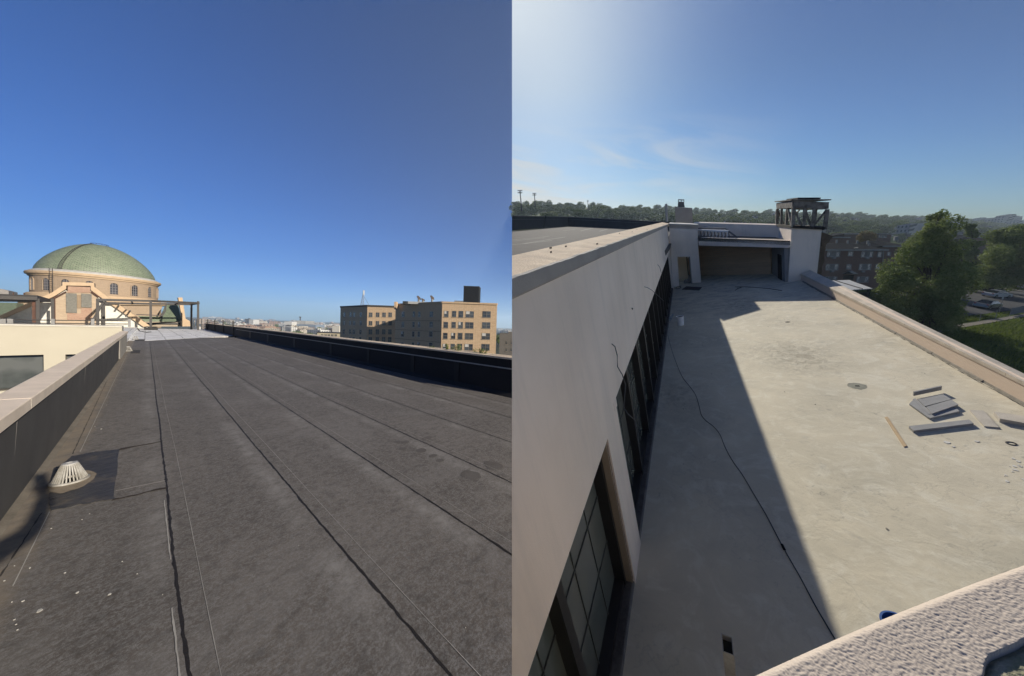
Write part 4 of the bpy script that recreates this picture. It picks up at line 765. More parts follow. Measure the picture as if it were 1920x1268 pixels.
o0=X(S,960,479.5,-1.45); o1=X(S,1244,416.5,-1.45); sl2=(o1[2]-o0[2])/(o1[1]-o0[1]); zo=lambda y:o0[2]+sl2*(y-o0[1])
YB=24.0; HA,HB=-2.30,-2.13
def wb(y0,y1,z0,z1f): tw.add('wall',MB().hexa([(XW,y0,z0),(XW,y1,z0),(XW-.36,y1,z0),(XW-.36,y0,z0),(XW,y0,z1f(y0)),(XW,y1,z1f(y1)),(XW-.36,y1,z1f(y1)),(XW-.36,y0,z1f(y0))]),ren)
ztp=lambda y: zi(y)-.06
wbody=MB()
def wbm(y0,y1,z0,z1f,x0=XW,x1=XW-.36): wbody.hexa([(x0,y0,z0),(x0,y1,z0),(x1,y1,z0),(x1,y0,z0),(x0,y0,z1f(y0)),(x0,y1,z1f(y1)),(x1,y1,z1f(y1)),(x1,y0,z1f(y0))])
wbm(.2,3.0,HA,ztp); wbm(3.0,3.62,DZ,ztp); wbm(3.62,23.2,HB,ztp); wbm(23.2,YB+.3,DZ,ztp)
tw.add('wall',wbody,ren)
tw.add('notch_block',MB().box(XW-.3,XW+.004,3.5,3.66,-2.24,HB+.01),ren)
sand=mat('sandy cement wall top',(.66,.53,.38),rough=.95,var=.35,sc_=3.5,fine=60,bump=.6,c2=(.46,.36,.26),bd=.02)
# coping: rough cast edge, top rising to the far side
mb=MB(); ys=np.arange(.3,28.2,.12); prof_=[]
for y in ys:
    j=.012*noise.noise(Vector((y*4,0,3)))+.006*noise.noise(Vector((y*17,0,3))); prof_.append([(XW+.004,y,zi(y)-.14),(XW+.03,y,zi(y)-.125),(XW+.032+j*.5,y,zi(y)-.012+j),(XW+.005+j,y,zi(y)+j),(-1.22,y,(zi(y)+zo(y))/2+.008*noise.noise(Vector((y*2,4,3)))),(-1.45,y,zo(y)),(-1.46,y,zo(y)-.3),(XW-.3,y,zi(y)-.3)])
n_=8; mb.add([p for r in prof_ for p in r],[(i*n_+j,i*n_+(j+1)%n_,(i+1)*n_+(j+1)%n_,(i+1)*n_+j) for i in range(len(ys)-1) for j in range(n_)]); 
mb.m=[1 if (q%n_) in (3,4) else 0 for q in range(len(mb.f))]; tw.add('coping',mb,[mat('rough cast edge',(.46,.43,.39),fine=90,bump=.8),sand])
mb=MB()
for i in range(13):
    y=random.choice([random.uniform(2.,5.),random.uniform(3,12),random.uniform(8,24)]); x=random.uniform(-1.42,-1.05); f_=(XW-x)/.465; z=zi(y)+(zo(y)-zi(y))*f_+.006; r=random.uniform(.008,.03)*(1 if i%6 else 2.2)
    mb.ext([(x+r*.6*math.cos(t_)*random.uniform(.5,1.2),y+r*2.*math.sin(t_)*random.uniform(.7,1.2),z-.012+.1*0) for t_ in np.linspace(0,6,8)],(0,0,.02))
tw.add('cracked_patches',mb,mat('dark crack patch',(.28,.22,.16),var=.4,fine=50))
# windows
def glazing(y0,y1,zt,mull,name):
    wo=tw.add(name,MB().box(XW-.26,XW-.24,y0,y1,DZ+.1,zt+.05),gl2)
    fr=MB(); fr.box(XW-.25,XW-.12,y0,y1,DZ+.08,DZ+.17); fr.box(XW-.25,XW-.12,y0,y1,zt-.03,zt+.1)
    tw.add('rail',fr,bz,parent=wo)
    for y in mull: tw.add('mullion',MB().box(XW-.25,XW-.10,y-.055,y+.055,DZ+.1,zt+.05),bz,parent=wo)
    gb_=MB(); e=[y0]+list(mull)+[y1]
    for a,b_ in zip(e[:-1],e[1:]):
        for f_ in (.33,.66): yy=a+(b_-a)*f_; gb_.box(XW-.24,XW-.228,yy-.007,yy+.007,DZ+.1,zt)
    for z in (DZ+.85,DZ+1.6): gb_.box(XW-.24,XW-.227,y0,y1,z-.007,z+.007)
    tw.add('glazing_bars',gb_,mat('thin grey bars',(.10,.11,.105),rough=.5,bump=0),parent=wo)
ym=X(S,1043,1098,XW-.12)[1]
glazing(.3,3.0,HA,[ym-1.3*0-1.15 if ym>1.6 else .5,ym,2.93],'window')
glazing(3.62,23.2,HB,[3.7]+[3.7+1.36*i for i in range(1,15)],'window')
tw.add('reveal_trim',MB().box(XW-.24,XW-.02,2.955,3.002,DZ+.1,HA),mat('brown sealant trim',(.16,.09,.06),rough=.8))
tw.add('reveal_trim',MB().box(XW-.10,XW-.012,2.93,2.957,DZ+.1,HA),mat('ochre reveal',(.50,.40,.29)))
tw.add('sill',MB().box(XW-.25,XW-.03,.3,23.2,DZ-.02,DZ+.085),mat('dusty dark sill',(.10,.095,.09),var=.5,sc_=5,fine=40,bump=.4,c2=(.2,.19,.175)))
mb=MB(); ys=np.arange(.5,23.2,.25); 
for a,b_ in zip(ys[:-1],ys[1:]): mb.hexa([(XW-.035,a,DZ),(XW-.035,b_,DZ),(XW-.012+.006*noise.noise(Vector((b_*3,1,1))),b_,DZ),(XW-.012+.006*noise.noise(Vector((a*3,1,1))),a,DZ),(XW-.035,a,DZ+.035),(XW-.035,b_,DZ+.035),(XW-.012,b_,DZ+.03),(XW-.012,a,DZ+.03)])
tw.add('edge_trim',mb,mat('pale edge trim',(.36,.35,.33),var=.4,sc_=6,fine=60))
cab=mat('grey flex',(.14,.15,.16),rough=.6,bump=0)
def hang(pts,lab,off=(.03,.05,.06,.05,.04,.03,.02)): 
    P=[X(S,px,py,XW+off[i%len(off)]) for i,(px,py) in enumerate(pts)]; single('hanging_cable',MB().tube(P,.0075,5),cab,S,lab,'cable','cables hanging out of the white wall')
hang([(1147,645),(1153,650),(1157,666),(1158,688),(1167,703),(1173,722),(1171,745),(1170,765),(1177,776),(1188,786),(1194,800)],'longest dark cable drooping from the white wall over the nearest windows',(0.0,.05,.07,.08,.08,.07,.05))
hang([(1208,538),(1214,539.5),(1223,545),(1233,554),(1245,565)],'stiff cable sticking out of the middle of the white wall',(0,.05,.1,.12,.1)); hang([(1233,496),(1237,501),(1240,512)],'shortest far cable poking from the white wall above the window heads',(0,.04,.04))
single('wall_stub',MB().tube([X(S,1185,578,XW),X(S,1186,579.5,XW+.04)],.012,5),bz,S,'tiny dark stub in the bare white wall below the middle cable','stub')
# --- upper felt roof and dark parapet behind the wall
HU=1.6
gr=mat('grey cap sheet',(.15,.145,.14),rough=.95,var=.3,sc_=1.2,fine=90,bump=.3,c2=(.11,.108,.105),spec=.1)
ur=Thing('upper_roof',None,None,G(1050,440,HU),S,kind='structure')
up_poly=[G(930,520,HU),G(930,436,HU),G(1065,424,HU),G(1275,434,HU),G(1250,470,HU)]
ur.add('cap_sheet',MB().ext(up_poly,-NG*.3),gr)
for pts in (((935,452),(1000,446.5),(1030,443)),((935,461),(985,457),(1035,451)),((960,452.3),(1022,446)),((975,458),(1060,444.5)),((1055,433),(1078,430.5)),((1088,433.5),(1112,427.5)),((1124,434),(1140,429.5))):
    mb=MB()
    for (a,b_) in zip(pts[:-1],pts[1:]): p,q=G(*a,HU-.01),G(*b_,HU-.01); s_=unit(np.cross(q-p,NG))*.05; mb.quad(p-s_,q-s_,q+s_,p+s_)
    ur.add('white_line',mb,mat('white roof line',(.34,.34,.32)))
for a,b_ in (((960,438),(1130,436)),((1075,440),(1110,446)),((950,447),(1100,437))):
    p,q=G(*a,HU-.008),G(*b_,HU-.008); s_=unit(np.cross(q-p,NG))*.04; ur.add('seam',MB().quad(p-s_,q-s_,q+s_,p+s_),mat('grey seam',(.16,.16,.16)))
dp=mat('blue grey felt parapet',(.085,.09,.10),rough=.85,var=.3,sc_=1.5,fine=60,bump=.4)
tp=Thing('roof_parapet','dark grey felt parapet round the roof behind the sandy wall top','parapet',G(1065,424,HU),S)
def upto(P,px,py):
    d=D(S,px,py); n=unit(np.cross(UPB,np.cross(d,UPB))); A=np.array([UPB,-d]).T; s_=np.linalg.lstsq(A,-P,rcond=None)[0]; return P+UPB*s_[0]
B=[G(925,435.2,HU),G(1065,424,HU),G(1262,433.5,HU)]; Tt=[upto(B[0],926,405),upto(B[1],1065,407.5),upto(B[2],1262,418)]
for i in (0,1):
    bk=unit(np.cross(B[i+1]-B[i],UPB)); bk=bk if np.dot(bk,CF)>0 else -bk
    tp.add('wall',MB().hexa([B[i],B[i+1],B[i+1]+bk*.3,B[i]+bk*.3,Tt[i],Tt[i+1],Tt[i+1]+bk*.3,Tt[i]+bk*.3]),dp)
    a,b_=B[i]*.22+Tt[i]*.78,B[i+1]*.22+Tt[i+1]*.78; tp.add('metal_strip',MB().beam(a-bk*.02,b_-bk*.02,.03,.035,up=UPB),mat('dull zinc',(.22,.23,.25)))
    tp.add('coping',MB().beam(Tt[i]+bk*.12+UPB*.03,Tt[i+1]+bk*.12+UPB*.03,.42,.06,up=UPB),mat('weathered coping',(.20,.19,.18),var=.5,sc_=.8,c2=(.5,.48,.44)))
p=upto(G(1001,430,HU),1001,409); tp.add('felt_lap',MB().beam(B[0]*.46+B[1]*.54,Tt[0]*.44+Tt[1]*.56,.15,.5,up=CF),mat('felt lap dark',(.06,.065,.07)))
# --- end block with doorway
E2=V(0,.3,0)
def yq(px,py,y=YB): return Y(S,px,py,y)
st=Thing('stair_block','white rendered block with an open doorway at the far left end of the terrace','block',(0,24.5,DZ),S)
bp=[yq(1254,420.5),yq(1308.5,423),yq(1308.9,482),yq(1270,482)]
mb=MB().ext(bp,E2); mb.ext([yq(1254,420.5),yq(1270,482),yq(1274,545),(XW-.05,YB,DZ)],E2); mb.ext([yq(1294.2,482),yq(1308.9,482),yq(1314.3,530),yq(1297.4,531)],E2)
a=yq(1254,420.5); b_=yq(1308.5,423); DP=V(0,3.4,0); xr_=yq(1311,480)[0]
mb.hexa([(xr_-.25,YB+.3,DZ),(xr_,YB+.3,DZ),(xr_,YB+3.4,DZ),(xr_-.25,YB+3.4,DZ),(xr_-.25,YB+.3,b_[2]-.05),(xr_,YB+.3,b_[2]-.05),(xr_,YB+3.4,b_[2]-.05),(xr_-.25,YB+3.4,b_[2]-.05)])
mb.ext([a-V(0,0,.25),b_-V(0,0,.25),b_,a],V(0,3.4,0)); mb.box(XW-.1,xr_,YB+2.6,YB+2.8,DZ,b_[2]-.3); st.add('wall',mb,ren)
mb=MB().ext([a+V(-.02,-.03,-.02),b_+V(.03,-.03,-.02),b_+V(.03,-.03,.05),a+V(-.02,-.03,.05)],V(0,3.5,0)); st.add('coping',mb,mat('pale lead coping',(.78,.77,.73)))
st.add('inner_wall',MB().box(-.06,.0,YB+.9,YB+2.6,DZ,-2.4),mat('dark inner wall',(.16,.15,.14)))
st.add('door_jamb',MB().box(yq(1294,500)[0]-.02,yq(1294,500)[0]+.04,YB-.02,YB+.1,DZ,-2.8),mat('pale jamb',(.5,.48,.44)))
single('rubble_sacks',MB().lathe((.0,24.45,DZ),[(.16,0),(.2,.12),(.15,.3),(.06,.36)],10).lathe((-.22,24.6,DZ),[(.12,0),(.15,.15),(.1,.25),(.02,.28)],9).lathe((.05,24.75,DZ),[(.12,0),(.12,.5),(.08,.55)],9),mat('dusty pale sacks',(.42,.41,.38),var=.5,sc_=6),S,'heap of pale sacks and bottles inside the open doorway','sacks')
ck=mat('grey render block end',(.52,.50,.47),var=.15)
cb=Thing('chimney','plain grey rendered chimney block with a small metal cowl above the stair block','chimney',yq(1282,418,30),S)
cb.add('stack',MB().ext([yq(1265.5,388,30),yq(1298,390,30),yq(1299,424,30),yq(1267.5,424,30)],V(0,1.6,0)),ck)
cb.add('cowl',MB().ext([yq(1271.5,378,30.3),yq(1282.5,378.5,30.3),yq(1284,388.5,30.3),yq(1270.5,388,30.3)],V(0,.8,0)),galv)
for px in (1272,1277.5,1282.5): cb.add('cowl_post',MB().tube([yq(px,380,30.4),yq(px-.2,374,30.4)],.03,4),galv)
cb.add('cowl_rail',MB().tube([yq(1271.6,374.8,30.4),yq(1282.6,375.2,30.4)],.04,4),galv)
single('vent_pipe',MB().tube([yq(1250.8,416,29),yq(1249,382.5,29)],.085,8),mat('white pipe',(.62,.62,.6)),S,'white vertical vent pipe left of the chimney block','pipe')
# --- sheltered bay with beam
K0=V(.72,24.0,0); K1=V(4.32,20.5,0); eK=unit(K1-K0); FK=Face(S,K0,eK); nb_=-FK.n
by=Thing('covered_bay','wide open bay, white beam over a shaded brick back wall, between doorway block and tower','bay',(2.5,23,DZ),S)
qf=[FK.at(1309,447),FK.at(1481,453.5),FK.at(1478.5,465),FK.at(1310,460.5)]
by.add('beam',MB().ext(qf,nb_*.35),ren)
dB=V(0,2.9,0); tl_,tr_=qf[0],qf[1]
by.add('canopy_roof',MB().ext([tl_+V(0,0,.03),tr_+V(0,0,.03),tr_+dB+V(0,0,.05),tl_+dB+V(0,0,.05)],(0,0,-.2)),gr)
by.add('flashing',MB().beam(tl_+V(0,-.02,.03),tr_+V(0,-.02,.03),.05,.04),steel)
Fb=Face(S,K0+dB,eK); q4=[Fb.at(1300,417.8),Fb.at(1462,422.5)]; lo=lambda P: V(P[0],P[1],DZ)
lk=Fb.at(1462,422.5)
by.add('upper_wall',MB().ext([q4[0],q4[1],V(q4[1][0],q4[1][1],tr_[2]-.3),V(q4[0][0],q4[0][1],tl_[2]-.3)],nb_*.3),ren)
by.add('back_wall',MB().ext([V(*(K0+dB)[:2],tl_[2]-.1),V(*(K1+dB)[:2],tr_[2]-.1),V(*(K1+dB)[:2],DZ),V(*(K0+dB)[:2],DZ)],-nb_*.12),brick('soot brown brick',(.62,.47,.34),(.48,.36,.26),(.5,.42,.33),patch=.5))
by.add('side_wall',MB().box(4.30,4.5,20.6,23.7,DZ,tr_[2]-.1),mat('grey plaster',(.42,.42,.42),var=.25))  # plain grey plaster, darker than the white render of the other walls
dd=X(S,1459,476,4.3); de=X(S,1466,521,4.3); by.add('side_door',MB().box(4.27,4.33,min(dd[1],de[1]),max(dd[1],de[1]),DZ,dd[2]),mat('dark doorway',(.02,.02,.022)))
# skylight truss on the bay roof
sk=Thing('skylight_frame','pale zigzag skylight truss lying on the bay roof behind the beam','skylight frame',tl_+V(.5,.8,0),S)
Fs=Face(S,K0+V(0,.9,0),eK); pz=lambda px,py: Fs.at(px,py); wh=mat('dull white metal',(.8,.82,.84),rough=.5)
sk.add('top_rail',MB().beam(pz(1307,431.5),pz(1366,434),.08,.10),wh); sk.add('bottom_rail',MB().beam(pz(1308,443),pz(1384,448),.08,.08),galv); sk.add('hip_rail',MB().beam(pz(1366,434),pz(1386,448),.05,.06),galv)
sk.add('back_rail',MB().beam(pz(1307,429.5)+V(0,1,0),pz(1363,429.5)+V(0,1,0),.06,.06),galv); sk.add('hip_rail',MB().beam(pz(1364,430)+V(0,1,0),pz(1386,448),.05,.05),galv)
for i in range(9): 
    x=1310+6.6*i; sk.add('strut',MB().beam(pz(x,442.5+i*.35),pz(x+2.5,432.2+i*.2),.04,.03,up=FK.n),wh); sk.add('strut',MB().beam(pz(x+2.5,432.2+i*.2),pz(x+5.,442.8+i*.4),.04,.03,up=FK.n),galv)
sk.add('white_panel',MB().ext([pz(1308,444),pz(1360,446),pz(1384,449.3),pz(1340,449.8),pz(1308,447.3)],nb_*.15),mat('white curb panel',(.72,.73,.74)))
# --- tower
YT=20.5; ty=lambda px,py: Y(S,px,py,YT); TL=ty(1484.5,426.5); TR=ty(1541,430.5); BR_=ty(1531,523); BL_=ty(1478,531); BR_[2]=BL_[2]=DZ
dTy=X(S,1460.5,421.5,TL[0])[1]-YT; dT=V(0,min(3.2,dTy),0)
to=Thing('tower','white rendered square tower at the right end of the bay','tower',(5,21,DZ),S)
to.add('wall',MB().ext([TL,TR,BR_,BL_],dT),ren)
to.add('sill_course',MB().ext([TL+V(-.03,-.03,.0),TR+V(.06,-.03,.0),TR+V(.06,-.03,.10),TL+V(-.03,-.03,.10)],dT),mat('broken brown ledge',(.24,.20,.16),var=.5,sc_=6,fine=30,bump=.6))
stn=mat('weathered brown stone',(.26,.20,.145),var=.5,sc_=4,fine=25,bump=.5)
to.add('stone_quoin',MB().ext([Y(S,px,py,21.2) for px,py in ((1540,440),(1548,440),(1548,466),(1545,478),(1546,490),(1541,500),(1541,512),(1537,530),(1526,532))],V(0,1.5,0)),stn)
to.add('stone_cornice',MB().ext([Y(S,px,py,21.) for px,py in ((1541,436),(1552,439),(1562,443),(1560,447),(1556,450),(1555,454),(1550,457),(1549,461),(1542,462))],V(0,1.6,0)),stn)
cg=Thing('roof_cage','weathered grey steel cage with flat roof and diagonal braces on top of the white tower','cage',TL+V(.6,.8,.1),S)
gs=mat('weathered grey steel',(.30,.275,.24),rough=.8,var=.5,sc_=5,fine=40,c2=(.10,.085,.07),bump=.3)
bA,tA=ty(1486,426.5),ty(1488,390); bB,tB=ty(1546.5,429.5),ty(1551,393); dpt=X(S,1456.5,423.5,bA[0]+.0)[1]-YT; dC=V(0,min(3.4,max(2.2,dpt)),0)
bD,tD=bA+dC,tA+dC; bC,tC=bB+dC,tB+dC
for a,b_ in ((bA,tA),(bB,tB),(bC,tC),(bD,tD)): cg.add('corner_post',MB().beam(a,b_,.13,.13,up=(0,1,0)),gs)
for f_ in (.34,.62): cg.add('post',MB().beam(bA+(bB-bA)*f_,tA+(tB-tA)*f_,.10,.10,up=(0,1,0)),gs); cg.add('post',MB().beam(bD+(bC-bD)*f_,tD+(tC-tD)*f_,.09,.09,up=(0,1,0)),gs)
for f_ in (.35,.7): cg.add('post',MB().beam(bA+(bD-bA)*f_,tA+(tD-tA)*f_,.09,.09,up=(1,0,0)),gs)
for f_ in (.5,): cg.add('post',MB().beam(bB+(bC-bB)*f_,tB+(tC-tB)*f_,.12,.12,up=(1,0,0)),gs)
uz=V(0,0,.17)
for a,b_ in ((tA,tB),(tB,tC),(tC,tD),(tD,tA)): cg.add('top_beam',MB().beam(a+uz,b_+uz,.10,.30),gs)
for a,b_ in ((bA,bB),(bB,bC),(bC,bD),(bD,bA)): cg.add('base_beam',MB().beam(a+V(0,0,.03),b_+V(0,0,.03),.14,.12),mat('dark base angle',(.06,.055,.05)))
for a,b_ in ((bA+(bB-bA)*.62,tB),(tA+(tB-tA)*.34,bA+(bB-bA)*.62),(bD+(bC-bD)*.3,tD+(tC-tD)*.8),(tD,bD+(bC-bD)*.3),(bA+(bD-bA)*.0,tA+(tD-tA)*.3),(tA,bA+(bB-bA)*.34)): cg.add('brace',MB().beam(a+V(0,.05,0),b_+V(0,.05,0),.07,.08,up=(0,1,0)),gs)
rA=[tA+V(-.1,-.1,.38),tB+V(.1,-.1,.38),tC+V(.1,.1,.40),tD+V(-.1,.1,.40)]; cg.add('roof_plate',MB().ext(rA,(0,0,.05)),gs); mid=sum(rA)/4
cg.add('roof_plate',MB().ext([mid+(q-mid)*.6+V(.1,0,.05) for q in rA],(0,0,.07)),steel)
# --- right parapet
XP=4.9; P=Thing('terrace_parapet','low pinkish rendered parapet with capping along the right side of the terrace','parapet',(XP,12,DZ),S)
pi0,pi1=X(S,1920,715,XP),X(S,1505,514.5,XP); si=(pi1[2]-pi0[2])/(pi1[1]-pi0[1]); zi2=lambda y: pi0[2]+si*(y-pi0[1]); pout=X(S,1920,701.5,XP+.32); pout1=X(S,1545,519.5,XP+.32); so=(pout1[2]-pout[2])/(pout1[1]-pout[1]); zo2=lambda y: pout[2]+so*(y-pout[1])
pk=mat('pink beige render',(.58,.47,.37),rough=.9,var=.15,sc_=1.2,fine=120,bump=.25,c2=(.50,.41,.33)); pkc=mat('stained parapet capping',(.52,.45,.36),rough=.9,var=.45,sc_=2.5,fine=60,bump=.4,c2=(.36,.32,.26))
y0_,y1_=4.,20.5
P.add('wall',MB().hexa([(XP,y0_,DZ-.2),(XP,y1_,DZ-.2),(XP+.31,y1_,-19),(XP+.31,y0_,-19),(XP+.01,y0_,zi2(y0_)-.05),(XP+.01,y1_,zi2(y1_)-.05),(XP+.3,y1_,zo2(y1_)-.06),(XP+.3,y0_,zo2(y0_)-.06)]),pk)
ye=np.arange(y0_,y1_,1.55)
for y in ye:
    y2=min(y+1.542,y1_); P.add('coping',MB().hexa([(XP-.012,y,zi2(y)-.07),(XP-.012,y2,zi2(y2)-.07),(XP+.33,y2,zo2(y2)-.09),(XP+.33,y,zo2(y)-.09),(XP-.012,y,zi2(y)),(XP-.012,y2,zi2(y2)),(XP+.33,y2,zo2(y2)),(XP+.33,y,zo2(y))]),pkc)
mb=MB(); strip(mb,[(XP-.045-.012*noise.noise(Vector((y,3,3))),y) for y in np.arange(y0_,y1_,.3)],.006,.006,DZ,.014,.05,.003); P.add('base_crack',mb,mat('crack line',(.09,.085,.07)))
mb=MB(); 
for y in np.arange(y0_,y1_-.3,.3): j=.02*noise.noise(Vector((y*2,1,9))); mb.hexa([(XP-.03+j,y,DZ),(XP-.03+j,y+.3,DZ),(XP+.01,y+.3,DZ),(XP+.01,y,DZ),(XP-.012+j,y,DZ+.035),(XP-.012+j,y+.3,DZ+.035),(XP+.01,y+.3,DZ+.05),(XP+.01,y,DZ+.05)])
P.add('fillet',mb,mat('mortar fillet',(.44,.40,.33),var=.4,sc_=6,fine=40,bump=.5))
# --- near rough cast parapet top
Pn=Thing('near_parapet','rough cast cream parapet top at the bottom right, right under the camera','parapet',Z(S,1700,1200,-1.),S)
pa=Z(S,1393,1268,-1.); pb=Z(S,1920,1050,-1.); ed=unit(pb-pa); nn=V(ed[1],-ed[0],0); nn=nn if np.dot(nn,-pa)>0 else -nn; L_=np.linalg.norm(pb-pa)
cs=.0015; nu=int((L_+.5)/cs); nv=int(.34/cs); us=np.linspace(-.22,L_+.28,nu); vsq=np.linspace(-.012,.33,nv)
UU,VV_=np.meshgrid(us,vsq)
def vor(x,y,s,seed):
    gx=np.floor(x/s).astype(int); gy=np.floor(y/s).astype(int); best=np.full(x.shape,9.)
    for i in (-1,0,1):
        for j in (-1,0,1):
            a=gx+i; b=gy+j; h=(a*374761393+b*668265263+seed*69069)&0x7fffffff; h=((h^(h>>13))*1274126177)&0x7fffffff; h=h^(h>>16)
            fx=(a+((h&1023)/1023.))*s; fy=(b+(((h>>10)&1023)/1023.))*s; best=np.minimum(best,np.hypot(x-fx,y-fy)/s)
    return best
Wx=UU+.002*np.sin(VV_*170+UU*90); Wy=VV_+.002*np.sin(UU*150)
h_=(.85-np.clip(vor(Wx,Wy,.0052,3),0,.85))*.0020+(.85-np.clip(vor(Wx,Wy,.0085,9),0,.85))*.0014+.002*np.sin(UU*9+1)*np.sin(VV_*13)
crk=Z(S,1845,1262,-1.)-pa; crk2=Z(S,1920,1222,-1.)-pa; v1_,v2_=crk@nn,crk2@nn; u1_,u2_=crk@ed,crk2@ed
lim=v1_+(UU-u1_)*(v2_-v1_)/(u2_-u1_)+.010*np.sin(UU*21)+.004*np.sin(UU*47+2)
under=VV_>lim; h_=np.where(under,h_*.35-.012-.010*np.exp(-((VV_-lim)/.006)**2),h_)
h_=h_-np.where(VV_<.02,((.02-VV_)/.02)**2*.022,0)
pts=pa[None,None]+ed[None,None]*UU[...,None]+nn[None,None]*VV_[...,None]+V(0,0,1)[None,None]*h_[...,None]+nn[None,None]*(-.0*UU[...,None])
bow=.006*((UU-L_/2)/(L_/2))**2; pts=pts+nn[None,None]*(bow[...,None]-.006)
mb=MB(); mb.v=[tuple(q) for q in pts.reshape(-1,3)]; ii=np.arange(nu*nv).reshape(nv,nu); fa=np.stack([ii[:-1,:-1],ii[:-1,1:],ii[1:,1:],ii[1:,:-1]],-1).reshape(-1,4); mb.f=[tuple(map(int,q)) for q in fa]; um=under[:-1,:-1].reshape(-1); mb.m=[int(q) for q in um]
rc=mat('cream rough cast',(.50,.43,.36),rough=.95,var=.2,sc_=8,fine=200,bump=.1,c2=(.40,.34,.285)); ms2=mat('mossy old mortar',(.60,.54,.43),rough=.95,var=.7,sc_=9,fine=90,bump=.8,c2=(.24,.26,.13))
Pn.add('rough_cast',mb,[rc,ms2],smooth=True)
mb=MB(); a=pa-ed*.22-nn*.03; b_=pb+ed*.28-nn*.03; 
mb.hexa([a+nn*.03-V(0,0,.03),b_+nn*.03-V(0,0,.03),b_+nn*.44-V(0,0,.03),a+nn*.44-V(0,0,.03),a+nn*.03-V(0,0,3.65),b_+nn*.03-V(0,0,3.65),b_+nn*.44-V(0,0,3.65),a+nn*.44-V(0,0,3.65)]); Pn.add('wall',mb,rc)
# --- things on the deck
def zq(px,py,h=0): return Z(S,px,py,DZ+h)
def plate(name,pts,h,t_,m_,lab,cat,g=None):
    q=[zq(px,py,h+t_) for px,py in pts]; return single(name,MB().ext(q,(0,0,-t_)),m_,S,lab,cat,g)
gsl=mat('grey cut stone',(.32,.32,.32),var=.3,sc_=5,fine=60,bump=.2,c2=(.42,.42,.41)); wsl=mat('pale stone slab',(.62,.57,.49),var=.3,sc_=3,fine=60,bump=.2)
G_='stone slabs left on the deck'
plate('stone_slab',[(1705,757),(1712,750),(1793,765),(1799,771),(1744,784),(1740,782)],.004,.035,gsl,'lowest grey slab of the stack, sticking out at its near side','slab',G_)
plate('stone_slab',[(1711.5,748.5),(1716,747),(1748,775),(1741,777)],.03,.014,gsl,'thin grey strip slab on the left edge of the stack','slab',G_)
plate('stone_slab',[(1720.7,748.6),(1768,739),(1784,748.6),(1734.5,761.6)],.035,.025,gsl,'upper grey slab at the back of the stack','slab',G_)
plate('stone_slab',[(1737,763),(1784,749.5),(1797,758.5),(1747.6,775.5)],.036,.03,gsl,'upper grey slab at the front of the stack','slab',G_)
a,b_=zq(1713,746,.0),zq(1765,735,.0); single('stone_slab',MB().hexa([a+V(0,0,.04),b_+V(0,0,.04),b_+V(0,.03,.04),a+V(0,.03,.04),a+V(0,0,.13),b_+V(0,0,.13),b_+V(0,.03,.13),a+V(0,.03,.13)]),gsl,S,'grey slab standing on edge at the far side of the stack','slab',G_)
plate('stone_slab',[(1704,799),(1817,786.8),(1825.7,793.7),(1713,807.6)],.0,.05,gsl,'long heavy grey kerb slab lying before the stack','slab',G_)
plate('stone_slab',[(1818,768.5),(1844.8,770),(1873.4,801.5),(1845.7,799)],.002,.02,wsl,'thin pale slab with a brown stain lying right of the stack','slab',G_)
plate('stone_slab',[(1864,772),(1925,780.5),(1925,794),(1875,785)],.0,.075,wsl,'thick pale slab at the right edge of the terrace view','slab',G_)
plate('wood_lath',[(1659,782.4),(1664,781),(1700.5,836),(1694.5,837.5)],.002,.012,mat('raw pine lath',(.62,.46,.28),var=.2,sc_=9),'thin raw pine lath lying left of the slab stack','lath')
q=zq(1896,832); single('washer_ring',MB().lathe(q,[(.035,0),(.05,0),(.05,.008),(.035,.01),(.035,0)],20,caps=False),steel,S,'small dark ring lying on the deck near the right edge','ring')
q=zq(1900,882); 
bk_=Thing('bucket','white plastic bucket standing in the shade near the windows','bucket',zq(1276.5,609),S); q=zq(1276.5,609.5); wp=mat('white bucket plastic',(.92,.92,.92),rough=.5,var=.15,sc_=9)
rr_=.15; hh=.42; bk_.add('body',MB().lathe(q,[(rr_*.86,0),(rr_,hh),(rr_*1.06,hh),(rr_*1.06,hh-.03),(rr_*1.03,hh-.03)],28,caps=False).lathe(q,[(rr_*.86,.0),(rr_*.8,.005)],28),wp,smooth=False); bk_.add('inside',MB().lathe(q,[(rr_*.97,hh-.03),(rr_*.97,hh-.028)],24),mat('grey wash water',(.25,.27,.28),rough=.2)); bk_.add('handle',MB().tube([q+V(rr_*1.06*math.cos(t_),-.02-.07*math.sin(t_),hh-.03-.05*math.sin(t_)) for t_ in np.linspace(0,math.pi,12)],.004,4),galv)
mb=MB(); nx_,ny_=16,10; a,b_=zq(1236,603),zq(1261,597)
for j in range(ny_):
    for i in range(nx_): f_,g_=i/(nx_-1),j/(ny_-1); p=a+(b_-a)*f_+V(.25*(g_-.5)*(1-.5*f_),.9*(g_-.5)*(.25+f_),0); p=p+V(0,0,.02+.16*abs(noise.noise(Vector((f_*4,g_*3,2)))) *(1 if 0<i<nx_-1 else .2)); mb.v.append(tuple(p))
mb.f=[(j*nx_+i,j*nx_+i+1,(j+1)*nx_+i+1,(j+1)*nx_+i) for j in range(ny_-1) for i in range(nx_-1)]; mb.m=[0]*len(mb.f)
single('plastic_sheet',mb,mat('milky plastic film',(.42,.46,.48),rough=.3,var=.3,bump=0),S,'crumpled milky plastic sheet beside the white bucket','plastic sheet')
single('board',MB().ext([zq(1279,542.5,.03),zq(1287,537,.03),zq(1316,538.5,.03),zq(1311,543.8,.03)],(0,0,-.03)),mat('dark board',(.17,.15,.13),var=.4),S,'dark flat board on the deck before the doorway block','board')
